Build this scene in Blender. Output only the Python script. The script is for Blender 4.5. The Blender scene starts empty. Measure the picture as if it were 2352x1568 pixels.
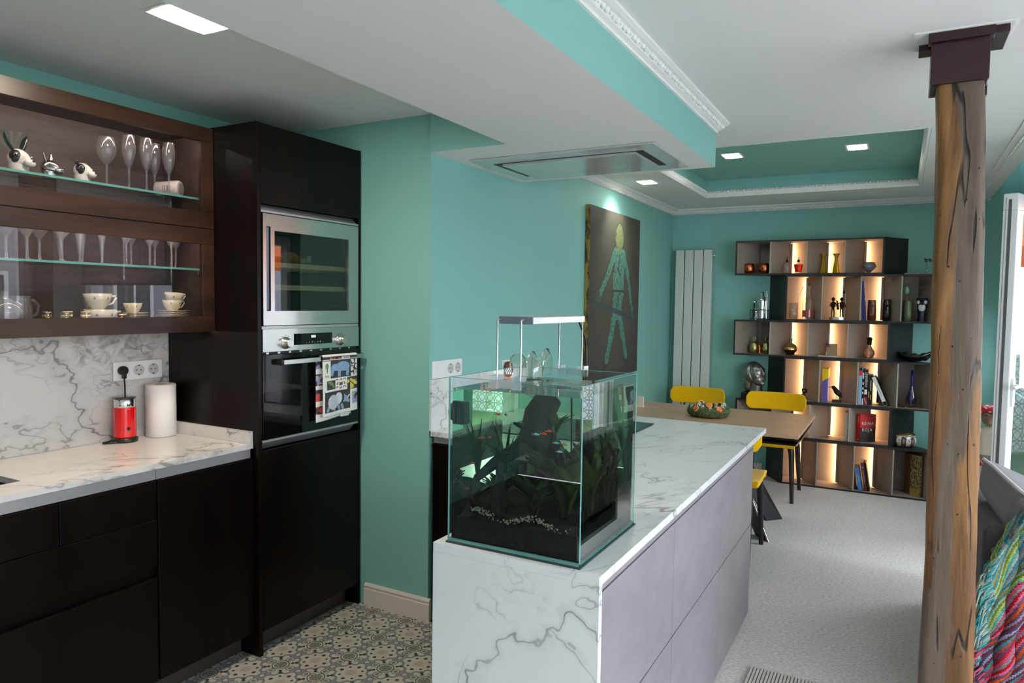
import bpy, bmesh, math, random
from mathutils import Vector, Matrix, noise
random.seed(7)
S = bpy.context.scene
COL = S.collection
PI = math.pi

# ------------------------------------------------------------------ camera
cam_d = bpy.data.cameras.new('camera'); cam = bpy.data.objects.new('camera', cam_d); COL.objects.link(cam)
cam_d.sensor_fit = 'HORIZONTAL'; cam_d.sensor_width = 36.0; cam_d.lens = 1624.59 / 2352 * 36
cam_d.clip_start = 0.02; cam_d.clip_end = 200
_yaw, _pit, _rol = math.radians(28.7196), math.radians(-3.1504), math.radians(0.7807)
_F = Vector((-math.sin(_yaw) * math.cos(_pit), math.cos(_yaw) * math.cos(_pit), math.sin(_pit)))
_R = Vector((math.cos(_yaw), math.sin(_yaw), 0)); _U = _R.cross(_F)
_R2 = _R * math.cos(_rol) + _U * math.sin(_rol); _U2 = _U * math.cos(_rol) - _R * math.sin(_rol)
cam.matrix_world = Matrix(((_R2.x, _U2.x, -_F.x, 0.0), (_R2.y, _U2.y, -_F.y, 0.0), (_R2.z, _U2.z, -_F.z, 1.5), (0, 0, 0, 1)))
S.camera = cam

# ------------------------------------------------------------------ sky, exposure
W = bpy.data.worlds.new('sky'); S.world = W; W.use_nodes = True
bg = W.node_tree.nodes['Background']; bg.inputs['Color'].default_value = (0.86, 0.93, 1.0, 1); bg.inputs['Strength'].default_value = 6.0
S.view_settings.view_transform = 'Standard'; S.view_settings.look = 'None'
S.view_settings.gamma = 1.0; S.view_settings.use_curve_mapping = False
S.view_settings.exposure = 0.78
cy = S.cycles
cy.use_denoising = True
cy.max_bounces = 9; cy.diffuse_bounces = 3; cy.glossy_bounces = 3; cy.transmission_bounces = 8; cy.transparent_max_bounces = 14
cy.use_adaptive_sampling = True; cy.adaptive_threshold = 0.06; cy.adaptive_min_samples = 20; cy.use_light_tree = False
cy.caustics_reflective = False; cy.caustics_refractive = True; cy.blur_glossy = 0.6
cy.sample_clamp_indirect = 6.0

def window_portal(name, loc, rot, sx, sy):
    """daylight opening: guides sky sampling only, adds no light of its own"""
    d = bpy.data.lights.new(name, 'AREA'); d.shape = 'RECTANGLE'; d.size = sx; d.size_y = sy
    d.cycles.is_portal = True
    o = bpy.data.objects.new(name, d); COL.objects.link(o); o.location = loc; o.rotation_euler = rot
    return o
window_portal('daylight_portal', (2.52, 1.0, 1.25), (0, PI / 2, 0), 2.3, 5.6)
window_portal('daylight_portal', (1.57, 4.42, 1.2), (-PI / 2, 0, 0), 1.5, 2.3)
window_portal('daylight_portal', (0.88, 4.8, 1.06), (0, PI / 2, 0), 2.1, 0.74)
window_portal('daylight_portal', (0.88, 5.85, 1.55), (0, PI / 2, 0), 1.3, 1.0)

# ------------------------------------------------------------------ helpers
class MB:
    """collects shapes; obj() links them as one mesh object"""
    def __init__(s): s.v = []; s.f = []; s.mi = []; s.sm = []
    def add(s, vs, fs, mi=0, sm=False):
        n = len(s.v); s.v += [tuple(p) for p in vs]
        for f in fs: s.f.append([i + n for i in f]); s.mi.append(mi); s.sm.append(sm)
        return s
    def box(s, x0, x1, y0, y1, z0, z1, mi=0):
        v = [(x0,y0,z0),(x1,y0,z0),(x1,y1,z0),(x0,y1,z0),(x0,y0,z1),(x1,y0,z1),(x1,y1,z1),(x0,y1,z1)]
        return s.add(v, [(0,3,2,1),(4,5,6,7),(0,1,5,4),(1,2,6,5),(2,3,7,6),(3,0,4,7)], mi)
    def hexa(s, v8, mi=0):
        return s.add(v8, [(0,3,2,1),(4,5,6,7),(0,1,5,4),(1,2,6,5),(2,3,7,6),(3,0,4,7)], mi)
    def prism(s, poly, z0, z1, mi=0, mside=None):
        n = len(poly); v = [(x, y, z0) for x, y in poly] + [(x, y, z1) for x, y in poly]
        s.add(v, [list(range(n))[::-1], list(range(n, 2*n))], mi)
        s.add(v, [(i, (i+1) % n, n + (i+1) % n, n + i) for i in range(n)], mi if mside is None else mside)
        return s
    def lathe(s, prof, n=24, c=(0,0,0), mi=0, sm=True, fac=None, close=True):
        """prof: (r,z) from bottom to top; fac(angle,z)->radius factor"""
        v = []; f = []
        for r, z in prof:
            for k in range(n):
                a = 2*PI*k/n; rr = r * (fac(a, z) if fac else 1)
                v.append((c[0] + rr*math.cos(a), c[1] + rr*math.sin(a), c[2] + z))
        for j in range(len(prof)-1):
            for k in range(n):
                f.append((j*n+k, j*n+(k+1) % n, (j+1)*n+(k+1) % n, (j+1)*n+k))
        s.add(v, f, mi, sm)
        if close:
            m = len(prof)-1
            cap = []
            if prof[0][0] > 1e-4: cap.append(list(range(n))[::-1])
            if prof[m][0] > 1e-4: cap.append(list(range(m*n, m*n+n)))
            if cap: s.add(v, cap, mi, False)
        return s
    def tube(s, pts, r, n=8, mi=0, sm=True, flat=None):
        """pts path; r radius or list; flat: (a,b) scale of the section"""
        pts = [Vector(p) for p in pts]; m = len(pts)
        rs = r if isinstance(r, (list, tuple)) else [r]*m
        v = []; f = []; up = None
        for i, p in enumerate(pts):
            t = (pts[min(i+1, m-1)] - pts[max(i-1, 0)])
            t = t.normalized() if t.length > 1e-9 else Vector((0,0,1))
            if up is None: up = Vector((0,0,1)) if abs(t.z) < .9 else Vector((1,0,0))
            a = t.cross(up).normalized(); b = a.cross(t).normalized(); up = b
            for k in range(n):
                an = 2*PI*k/n; fa, fb = flat or (1, 1)
                v.append(p + a*math.cos(an)*rs[i]*fa + b*math.sin(an)*rs[i]*fb)
        for i in range(m-1):
            for k in range(n): f.append((i*n+k, i*n+(k+1) % n, (i+1)*n+(k+1) % n, (i+1)*n+k))
        s.add(v, f, mi, sm); s.add(v, [list(range(n))[::-1], list(range((m-1)*n, m*n))], mi, False)
        return s
    def ball(s, c, r, n=12, m=8, mi=0, fn=None):
        rx, ry, rz = r if isinstance(r, (list, tuple)) else (r, r, r)
        v = [(0,0,-1)]; f = []
        for j in range(1, m):
            t = -PI/2 + PI*j/m
            for k in range(n):
                a = 2*PI*k/n; v.append((math.cos(t)*math.cos(a), math.cos(t)*math.sin(a), math.sin(t)))
        v.append((0,0,1)); L = len(v)-1
        if fn: v = [fn(Vector(p)) for p in v]
        v = [(c[0]+p[0]*rx, c[1]+p[1]*ry, c[2]+p[2]*rz) for p in v]
        for k in range(n): f.append((0, 1+(k+1) % n, 1+k)); f.append((L, 1+(m-2)*n+k, 1+(m-2)*n+(k+1) % n))
        for j in range(m-2):
            for k in range(n):
                a = 1+j*n+k; b = 1+j*n+(k+1) % n; f.append((a, b, b+n, a+n))
        return s.add(v, f, mi, True)
    def grid(s, fn, nu, nv, mi=0, sm=True):
        """fn(u,v) in 0..1 -> point"""
        v = [fn(i/nu, j/nv) for j in range(nv+1) for i in range(nu+1)]
        f = [(j*(nu+1)+i, j*(nu+1)+i+1, (j+1)*(nu+1)+i+1, (j+1)*(nu+1)+i) for j in range(nv) for i in range(nu)]
        return s.add(v, f, mi, sm)
    def obj(s, name, mats, parent=None, loc=None, rot=None, bevel=0, seg=2, solid=0, subd=0, autosm=None):
        me = bpy.data.meshes.new(name); me.from_pydata(s.v, [], s.f)
        if not isinstance(mats, (list, tuple)): mats = [mats]
        for m in mats: me.materials.append(m)
        me.polygons.foreach_set('material_index', s.mi); me.polygons.foreach_set('use_smooth', s.sm)
        me.update()
        return link(name, me, parent, loc, rot, bevel, seg, solid, subd)

def link(name, data, parent=None, loc=None, rot=None, bevel=0, seg=2, solid=0, subd=0):
    o = bpy.data.objects.new(name, data); COL.objects.link(o)
    if parent: o.parent = parent
    if loc is not None: o.location = loc
    if rot is not None: o.rotation_euler = rot if isinstance(rot, (tuple, list)) else (0, 0, rot)
    if solid: m = o.modifiers.new('thickness', 'SOLIDIFY'); m.thickness = solid; m.offset = 0
    if bevel: m = o.modifiers.new('edge', 'BEVEL'); m.width = bevel; m.segments = seg; m.limit_method = 'ANGLE'
    if subd: m = o.modifiers.new('round', 'SUBSURF'); m.levels = subd; m.render_levels = subd
    return o
def tag(o, label=None, cat=None, group=None, kind=None):
    if label: o['label'] = label
    if cat: o['category'] = cat
    if group: o['group'] = group
    if kind: o['kind'] = kind
    return o
def thing(name, label, cat, loc=(0,0,0), rz=0, group=None):
    o = bpy.data.objects.new(name, None); COL.objects.link(o); o.location = loc
    o.rotation_euler = rz if isinstance(rz, (tuple, list)) else (0, 0, rz); o.empty_display_size = .05
    return tag(o, label, cat, group)
def copy_tree(o, parent=None, loc=None, rz=None, label=None, scale=None):
    c = o.copy(); COL.objects.link(c); c.parent = parent
    if loc is not None: c.location = loc
    if rz is not None: c.rotation_euler = (0, 0, rz)
    if scale is not None: c.scale = (scale,)*3
    if label: c['label'] = label
    for ch in list(o.children): copy_tree(ch, c)
    return c
def struct(name, mb, mats, parent=None, **k):
    o = mb.obj(name, mats, parent, **k)
    if not parent: o['kind'] = 'structure'
    return o
def painted(name, mat, nu, nv, fn, col, parent=None, solid=0, **k):
    """a sheet whose print is stored as face colours: fn(u,v)->point, col(u,v)->rgb"""
    mb = MB().grid(fn, nu, nv)
    o = mb.obj(name, mat, parent, **k); me = o.data
    at = me.color_attributes.new('print', 'FLOAT_COLOR', 'CORNER'); buf = []
    for j in range(nv):
        for i in range(nu):
            c = col((i+.5)/nu, (j+.5)/nv); buf += [c[0], c[1], c[2], 1.0]*4
    at.data.foreach_set('color', buf)
    if solid: m = o.modifiers.new('thickness', 'SOLIDIFY'); m.thickness = solid; m.offset = -1
    return o
def text(body, mat, size, parent, loc, rot, name='lettering', align='CENTER', ext=.0003, sx=1.0, space=1.0):
    c = bpy.data.curves.new(name, 'FONT'); c.body = body; c.size = size; c.align_x = align; c.align_y = 'CENTER'
    c.extrude = ext; c.resolution_u = 2; c.space_character = space
    tmp = bpy.data.objects.new(name, c); COL.objects.link(tmp); bpy.context.view_layer.update()
    me = bpy.data.meshes.new_from_object(tmp.evaluated_get(bpy.context.evaluated_depsgraph_get()))
    bpy.data.objects.remove(tmp); bpy.data.curves.remove(c); me.name = name; me.materials.clear(); me.materials.append(mat)
    o = link(name, me, parent, loc, rot); o.scale = (sx, 1, 1)
    return o
def srgb(r, g, b):
    f = lambda c: (c/255/12.92 if c <= 10.3 else ((c/255+.055)/1.055)**2.4)
    return (f(r), f(g), f(b))

# ------------------------------------------------------------------ materials
class NT:
    def __init__(s, name):
        s.m = bpy.data.materials.new(name); s.m.use_nodes = True; s.t = s.m.node_tree
        s.b = s.t.nodes['Principled BSDF']; s.out = s.t.nodes['Material Output']
    def n(s, typ, **k):
        nd = s.t.nodes.new(typ)
        for a, v in k.items(): setattr(nd, a, v)
        return nd
    def l(s, a, b): s.t.links.new(a, b)
    def math(s, op, a, b=None, clamp=False):
        nd = s.n('ShaderNodeMath', operation=op, use_clamp=clamp)
        for i, x in enumerate((a, b)):
            if x is None: continue
            if isinstance(x, (int, float)): nd.inputs[i].default_value = x
            else: s.l(x, nd.inputs[i])
        return nd.outputs[0]
    def mix(s, fac, a, b):
        nd = s.n('ShaderNodeMix', data_type='RGBA')
        for i, x in ((0, fac), (6, a), (7, b)):
            if isinstance(x, (int, float)): nd.inputs[i].default_value = x
            elif isinstance(x, tuple): nd.inputs[i].default_value = (x[0], x[1], x[2], 1)
            else: s.l(x, nd.inputs[i])
        return nd.outputs[2]
    def noise(s, scale, detail=3, rough=.5, dist=0, vec=None):
        nd = s.n('ShaderNodeTexNoise'); nd.inputs['Scale'].default_value = scale; nd.inputs['Detail'].default_value = detail
        nd.inputs['Roughness'].default_value = rough; nd.inputs['Distortion'].default_value = dist
        if vec: s.l(vec, nd.inputs['Vector'])
        return nd.outputs['Fac']
    def coord(s, which='Object', scale=None, rot=None):
        c = s.n('ShaderNodeTexCoord').outputs[which]
        if scale or rot:
            mp = s.n('ShaderNodeMapping'); s.l(c, mp.inputs['Vector'])
            if scale: mp.inputs['Scale'].default_value = scale
            if rot: mp.inputs['Rotation'].default_value = rot
            c = mp.outputs[0]
        return c
    def band(s, x, lo, hi):
        nd = s.n('ShaderNodeMapRange', interpolation_type='SMOOTHSTEP'); s.l(x, nd.inputs[0])
        nd.inputs[1].default_value = lo; nd.inputs[2].default_value = hi
        return nd.outputs[0]
    def bump(s, h, strength=.3, dist=.002):
        nd = s.n('ShaderNodeBump'); nd.inputs['Strength'].default_value = strength; nd.inputs['Distance'].default_value = dist
        s.l(h, nd.inputs['Height']); s.l(nd.outputs[0], s.b.inputs['Normal'])
    def base(s, c):
        if isinstance(c, tuple): s.b.inputs['Base Color'].default_value = (c[0], c[1], c[2], 1)
        else: s.l(c, s.b.inputs['Base Color'])
    def set(s, rough=None, metal=None, **k):
        if rough is not None: s.b.inputs['Roughness'].default_value = rough
        if metal is not None: s.b.inputs['Metallic'].default_value = metal
        for a, v in k.items(): s.b.inputs[a.replace('_', ' ')].default_value = v
        return s
_mc = {}
def pm(name, c, rough=.5, metal=0, var=.08, scale=8, bump=0, bscale=60, **k):
    """plain procedural material: base colour broken up by noise, optional fine relief"""
    if name in _mc: return _mc[name]
    t = NT(name); co = t.coord()
    lo = tuple(x*(1-var) for x in c[:3]); hi = tuple(min(1, x*(1+var)) for x in c[:3])
    t.base(t.mix(t.noise(scale, 3, vec=co), lo, hi)); t.set(rough, metal, **k)
    if bump: t.bump(t.noise(bscale, 2, vec=co), bump)
    _mc[name] = t.m; return t.m
def emit(name, c, strength):
    if name in _mc: return _mc[name]
    t = NT(name); t.base(c); t.b.inputs['Emission Color'].default_value = (*c, 1); t.b.inputs['Emission Strength'].default_value = strength
    _mc[name] = t.m; return t.m
def thin_glass(name, tint=(1, 1, 1), gloss=1.0, rough=0.0, haze=0.0, ior=1.5):
    """pane: transparent with a fresnel reflection"""
    t = NT(name); t.t.nodes.remove(t.b)
    tr = t.n('ShaderNodeBsdfTransparent'); tr.inputs[0].default_value = (*tint, 1)
    gl = t.n('ShaderNodeBsdfGlossy'); gl.inputs['Roughness'].default_value = rough
    fr = t.n('ShaderNodeFresnel'); fr.inputs[0].default_value = ior
    geo = t.n('ShaderNodeNewGeometry')
    front = t.math('SUBTRACT', 1.0, geo.outputs['Backfacing'])
    fac = t.math('MULTIPLY', t.math('MULTIPLY', fr.outputs[0], gloss, True), front, True)
    mx = t.n('ShaderNodeMixShader'); t.l(fac, mx.inputs[0]); t.l(tr.outputs[0], mx.inputs[1]); t.l(gl.outputs[0], mx.inputs[2])
    last = mx
    if haze:
        df = t.n('ShaderNodeBsdfDiffuse'); df.inputs[0].default_value = (*tint, 1)
        m2 = t.n('ShaderNodeMixShader'); m2.inputs[0].default_value = haze; t.l(mx.outputs[0], m2.inputs[1]); t.l(df.outputs[0], m2.inputs[2]); last = m2
    t.l(last.outputs[0], t.out.inputs[0]); return t.m

TEAL = pm('teal_paint', srgb(132, 190, 182), .62, var=.03, scale=2)
WHITE = pm('white_ceiling_paint', (.80, .81, .80), .7, var=.02, scale=2)
PLASTER = pm('white_plaster', (.84, .84, .82), .55, var=.02)
SKIRT = pm('skirting_white', (.72, .68, .63), .45, var=.02)
CHROME = pm('chrome', (.75, .75, .76), .12, 1.0, var=.03)
STEEL = pm('brushed_steel', (.60, .59, .57), .24, 1.0, var=.04, scale=40)
ALU = pm('anodised_aluminium', (.55, .55, .57), .38, .85, var=.03)
BLACK = pm('black_matt', (.008, .008, .009), .45)
BLACKGLASS = pm('black_glass', (.004, .004, .005), .04, var=.02)
WHITEPL = pm('white_plastic', (.80, .80, .81), .3, var=.02)
GLASS = thin_glass('clear_glass', (.97, .985, .98), 1.0, haze=.03)
DOORGLASS = thin_glass('cabinet_glass', (.88, .88, .89), 1.5)
WINGLASS = thin_glass('window_glass', (.97, .98, .98), .8)
GREENEDGE = pm('glass_edge_green', (.16, .46, .40), .15, var=.1, Alpha=.9)

def make_marble(name, base, vein, seed, vs, blots=1.0, den=0.0):
    t = NT(name); co = t.coord()
    mp = t.n('ShaderNodeMapping'); t.l(co, mp.inputs[0]); mp.inputs['Location'].default_value = (seed, seed*1.7, seed*.3); mp.inputs['Rotation'].default_value = (.5, .7, .6)
    c = mp.outputs[0]; M = t.math
    def veins(sc, det, width, lo, hi, msc, dist=.25):
        st = t.n('ShaderNodeMapping'); t.l(c, st.inputs[0]); st.inputs['Scale'].default_value = (1.0, .45, 1.0); st.inputs['Location'].default_value = (sc*3.3, sc, 0)
        n = t.noise(sc, det, .56, dist, st.outputs[0])
        v = M('SUBTRACT', 1.0, t.band(M('ABSOLUTE', M('SUBTRACT', n, .5)), .0, width))
        soft = M('MULTIPLY', M('SUBTRACT', 1.0, t.band(M('ABSOLUTE', M('SUBTRACT', n, .5)), .0, width*4)), .22)
        return M('MULTIPLY', M('MAXIMUM', v, soft), t.band(t.noise(msc, 2, .5, 0, c), lo-den, hi-den))
    f = M('MAXIMUM', veins(vs, 5, .0085, .42, .60, vs*.8), M('MULTIPLY', veins(vs*2.1, 4, .010, .48, .62, vs*1.2), .7))
    f = M('MAXIMUM', f, M('MULTIPLY', veins(vs*4.3, 3, .014, .52, .66, vs*1.7), .5))
    cl = t.band(t.noise(vs*.8, 3, .6, .4, c), .60-den, .70-den)
    blot = M('MULTIPLY', M('MULTIPLY', cl, t.band(t.noise(vs*6, 5, .75, 1.0, c), .40, .66), True), .8*blots)
    fog = M('MULTIPLY', t.band(t.noise(vs*1.3, 3, .6, .5, c), .45, .75), .16)
    col = t.mix(fog, base, tuple(x*1.6 for x in vein)); col = t.mix(M('MULTIPLY', f, .85), col, vein); col = t.mix(blot, col, tuple(x*1.1 for x in vein))
    t.base(col); t.set(.25); return t.m
MARBLE = make_marble('white_marble', (.66, .655, .645), (.19, .19, .192), 3.1, 1.8, 1.0)
MARBLE3 = make_marble('splash_marble', (.62, .615, .605), (.15, .15, .152), 1.3, 1.9, 1.0, .025)
MARBLE2 = make_marble('island_marble', (.77, .80, .80), (.21, .22, .23), 6.2, 1.9, .35)

def make_wood(name, a, b, rough, axis, scale=1.0, ring=18, spec=.5):
    t = NT(name)
    sc = {'x': (.12, 1, 1), 'y': (1, .12, 1), 'z': (1, 1, .12)}[axis]
    co = t.coord('Object', tuple(s*scale for s in sc))
    n1 = t.noise(ring, 5, .6, .4, co); n2 = t.noise(ring*5, 3, .6, 0, co)
    f = t.math('ADD', t.math('MULTIPLY', n1, .7), t.math('MULTIPLY', n2, .3))
    t.base(t.mix(t.band(f, .35, .66), a, b)); t.set(rough); t.b.inputs['Specular IOR Level'].default_value = spec
    return t.m
WENGE = make_wood('shaded_wenge_veneer', (.0016, .0010, .0008), (.0058, .0027, .0018), .30, 'z', 1.0, 10, .22)  # cabinet wenge with its near-black shaded look put into the colour
WENGE_LIT = make_wood('lit_wenge_frame', (.017, .0078, .0045), (.046, .0205, .0115), .30, 'y', 1.0, 8, .35)  # same wenge, browner: lit look of the upper frames put into the colour
TABLEWOOD = make_wood('table_oak', (.40, .26, .16), (.47, .32, .20), .36, 'x', 1.0, 14)
BEECH = make_wood('beech_slat', (.62, .42, .22), (.70, .50, .29), .45, 'y')
DARKWOOD = make_wood('dark_stained_wood', (.012, .009, .009), (.03, .02, .018), .35, 'z')

def make_concrete():
    t = NT('grey_stone_laminate'); co = t.coord('Object', (1, .5, 1))
    f = t.math('ADD', t.math('MULTIPLY', t.noise(3, 4, .6, .6, co), .6), t.math('MULTIPLY', t.noise(14, 5, .6, 0, co), .4))
    t.base(t.mix(t.band(f, .3, .7), (.215, .195, .212), (.285, .26, .28))); t.set(.42); return t.m
CONC = make_concrete()
def make_carpet():
    t = NT('cream_loop_carpet'); co = t.coord(); M = t.math
    sp = t.n('ShaderNodeSeparateXYZ'); t.l(co, sp.inputs[0])
    wob = t.noise(14, 3, .6, 0, co)
    row = M('SINE', M('ADD', M('MULTIPLY', sp.outputs[1], 2*PI/.013), M('MULTIPLY', wob, 5.0)))
    loops = t.noise(120, 2, .55, 0, t.coord('Object', (.55, 1, 1))); fine = t.noise(330, 2, .6, 0, co); broad = t.noise(5, 3, .6, 0, co)
    h = M('ADD', M('MULTIPLY', row, .07), M('ADD', M('MULTIPLY', loops, .55), M('MULTIPLY', fine, .40)))
    col = t.mix(t.band(h, .30, .68), (.47, .435, .415), (.86, .82, .80)); col = t.mix(M('MULTIPLY', broad, .15), col, (.50, .46, .44))
    t.base(col); t.set(.95); t.b.inputs['Specular IOR Level'].default_value = .1
    t.bump(h, .7, .004); return t.m
CARPET = make_carpet()

def make_tile():
    """encaustic pattern in tile space (-1..1 across one tile): cross motif centre, quarter medallions at the corners"""
    t = NT('encaustic_tile'); sx = t.n('ShaderNodeSeparateXYZ'); t.l(t.coord('Object', (1/.097,)*3), sx.inputs[0])
    x, y = sx.outputs[0], sx.outputs[1]; M = t.math
    a, b = M('ABSOLUTE', x), M('ABSOLUTE', y)
    cx_, cy_ = M('SUBTRACT', 1.0, a), M('SUBTRACT', 1.0, b)
    dc = M('SQRT', M('ADD', M('POWER', cx_, 2.0), M('POWER', cy_, 2.0)))
    d0 = M('SQRT', M('ADD', M('POWER', a, 2.0), M('POWER', b, 2.0)))
    ang = M('ARCTAN2', cy_, cx_)
    cosx, cosy = M('COSINE', M('MULTIPLY', x, PI)), M('COSINE', M('MULTIPLY', y, PI))
    f = M('ADD', M('ADD', cosx, cosy), M('MULTIPLY', M('COSINE', M('MULTIPLY', x, 3*PI)), M('MULTIPLY', M('COSINE', M('MULTIPLY', y, 3*PI)), .55)))
    af = M('ABSOLUTE', f)
    lt = lambda v, k, e=.03: t.math('SUBTRACT', 1.0, t.band(v, k-e, k+e))
    cream, dark, blue, olive, beige = (.58, .55, .47), (.028, .026, .038), (.20, .22, .25), (.26, .255, .20), (.56, .47, .38)
    col = cream
    col = t.mix(lt(af, .32, .04), col, dark); col = t.mix(lt(af, .21, .04), col, (.25, .27, .31))
    # leaf sprigs between motifs
    e1 = M('ABSOLUTE', M('SUBTRACT', cx_, cy_)); rip = M('SINE', M('MULTIPLY', dc, 42.0))
    leaf = M('MULTIPLY', lt(M('SUBTRACT', e1, M('MULTIPLY', rip, .045)), .085, .02), M('MULTIPLY', t.band(dc, .40, .44), lt(dc, .74)))
    col = t.mix(leaf, col, dark)
    # ring dots on the axes
    px = M('SQRT', M('ADD', M('POWER', M('SUBTRACT', a, .50), 2.0), M('POWER', b, 2.0)))
    py = M('SQRT', M('ADD', M('POWER', M('SUBTRACT', b, .50), 2.0), M('POWER', a, 2.0)))
    pm_ = M('MINIMUM', px, py); col = t.mix(lt(pm_, .085, .02), col, dark)
    pd = M('SQRT', M('ADD', M('POWER', M('SUBTRACT', a, .33), 2.0), M('POWER', M('SUBTRACT', b, .33), 2.0)))
    col = t.mix(lt(pd, .062, .015), col, dark)
    # mid-edge ovals
    qx = M('SQRT', M('ADD', M('POWER', M('MULTIPLY', cx_, 1.0), 2.0), M('POWER', M('SUBTRACT', b, .46), 2.0)))
    qy = M('SQRT', M('ADD', M('POWER', M('MULTIPLY', cy_, 1.0), 2.0), M('POWER', M('SUBTRACT', a, .46), 2.0)))
    q = M('MINIMUM', qx, qy); col = t.mix(lt(q, .19, .02), col, dark); col = t.mix(lt(q, .165, .02), col, (.48, .47, .40)); col = t.mix(lt(q, .09, .02), col, (.20, .22, .22))
    # centre lozenge with cross lines
    loz = M('ADD', M('POWER', a, 1.5), M('POWER', b, 1.5)); col = t.mix(lt(loz, .135, .012), col, beige)
    ln = M('MINIMUM', M('ABSOLUTE', M('SUBTRACT', a, .07)), M('ABSOLUTE', M('SUBTRACT', b, .07)))
    col = t.mix(M('MULTIPLY', M('MULTIPLY', lt(ln, .018, .01), lt(d0, .19)), .6), col, (.30, .26, .22))
    # corner medallion
    col = t.mix(lt(dc, .37, .015), col, dark); col = t.mix(lt(dc, .325, .015), col, (.62, .58, .46)); col = t.mix(lt(dc, .275, .015), col, olive)
    sp = M('COSINE', M('MULTIPLY', ang, 8.0)); col = t.mix(M('MULTIPLY', M('MULTIPLY', t.band(sp, .55, .85), lt(dc, .25)), .9), col, (.07, .07, .055))
    n = t.noise(30, 4, .6, 0, t.coord()); col = t.mix(M('MULTIPLY', n, .25), col, (.30, .29, .27))
    t.base(col); t.set(.38); return t.m
TILE = make_tile()
PRINT = None
def make_print():
    t = NT('printed_surface'); at = t.n('ShaderNodeAttribute'); at.attribute_name = 'print'
    n = t.noise(90, 2, .5, 0, t.coord()); t.base(t.mix(t.math('MULTIPLY', n, .12), at.outputs['Color'], (.5, .5, .5))); t.set(.7); return t.m
PRINT = make_print()
def fabric(name, c, scale=500, rough=.9, var=.12):
    t = NT(name); co = t.coord(); n = t.noise(scale, 2, .6, 0, co); t.base(t.mix(n, tuple(x*(1-var) for x in c), tuple(min(1, x*(1+var)) for x in c)))
    t.set(rough); t.b.inputs['Specular IOR Level'].default_value = .2; t.b.inputs['Sheen Weight'].default_value = .15; t.bump(n, .35, .001); return t.m
YELLOW = fabric('yellow_felt', srgb(236, 184, 6), 420)
SOFAG = fabric('grey_upholstery', (.055, .055, .062), 380)
SOFAL = fabric('grey_cushion_cloth', (.16, .155, .165), 300)
# ================================================================== setting
# floors
fl = struct('floor', MB().box(-2.95, -.98, -2.5, 2.70, -.06, -.006), pm('grout', (.16, .15, .14), .9))
tile_me = {}
def tile_mesh(h0, h1):
    k = (round(h0, 4), round(h1, 4))
    if k not in tile_me:
        e = .0965; c = .0012
        v = [(-e, h0, -.006), (e, h0, -.006), (e, h1, -.006), (-e, h1, -.006), (-e, h0, -c), (e, h0, -c), (e, h1, -c), (-e, h1, -c),
             (-e+c, h0+c, 0), (e-c, h0+c, 0), (e-c, h1-c, 0), (-e+c, h1-c, 0)]
        f = [(0,1,5,4),(1,2,6,5),(2,3,7,6),(3,0,4,7),(4,5,9,8),(5,6,10,9),(6,7,11,10),(7,4,8,11),(8,9,10,11)]
        me = bpy.data.meshes.new('tile'); me.from_pydata(v, [], f); me.materials.append(TILE); tile_me[k] = me
    return tile_me[k]
for i in range(-1, 7):
    for j in range(-1, 12):
        yc = 2.52 - .194*j
        link('tile', tile_mesh(-.0965, .0965 if j >= 0 else -.048), fl, (-2.276 + .194*i, yc, 0))
struct('floor', MB().prism([(-.98,-2.5),(2.5,-2.5),(2.5,4.35),(.85,4.35),(.85,6.6),(-1.95,6.6),(-1.95,2.70),(-.98,2.70)], -.06, 0), CARPET)

# walls
struct('wall_left', MB().box(-3.0, -2.878, -2.6, 2.67, 0, 2.6), TEAL)
struct('wall_return', MB().box(-3.0, -1.895, 2.67, 2.80, 0, 2.6), TEAL)
struct('wall_dining', MB().box(-2.02, -1.895, 2.80, 6.56, 0, 2.6), TEAL)
struct('wall_back', MB().box(-2.02, .87, 6.56, 6.70, 0, 2.75), TEAL)
wr = MB()   # balcony door opening y 4.42-5.17, window opening y 5.35-6.35
wr.box(.75, .87, 5.17, 5.35, 0, 2.7); wr.box(.75, .87, 6.35, 6.56, 0, 2.7); wr.box(.75, .87, 5.35, 6.35, 0, .9); wr.box(.75, .87, 4.30, 6.35, 2.22, 2.7)
wr.box(.75, .87, 4.30, 4.42, 0, 2.22); wr.box(.75, .87, 4.42, 5.17, 2.12, 2.22)
struct('wall_right', wr, TEAL)
wj = MB(); wj.box(.87, 2.55, 4.30, 4.42, 2.3, 2.6); wj.box(.87, 2.55, 4.30, 4.42, 0, .05); wj.box(2.35, 2.55, 4.30, 4.42, .05, 2.3)
struct('wall_terrace', wj, WHITE)
wn = MB(); wn.box(2.4, 2.55, -2.6, 4.30, 0, .15); wn.box(2.4, 2.55, -2.6, 4.30, 2.3, 2.6); wn.box(2.4, 2.55, -2.6, -1.8, .15, 2.3); wn.box(2.4, 2.55, 3.8, 4.30, .15, 2.3)
struct('wall_right', wn, WHITE)
wf = MB().box(-3.0, 2.4, -2.6, -2.5, 0, 2.6)
struct('wall_front', wf, WHITE)

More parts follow.
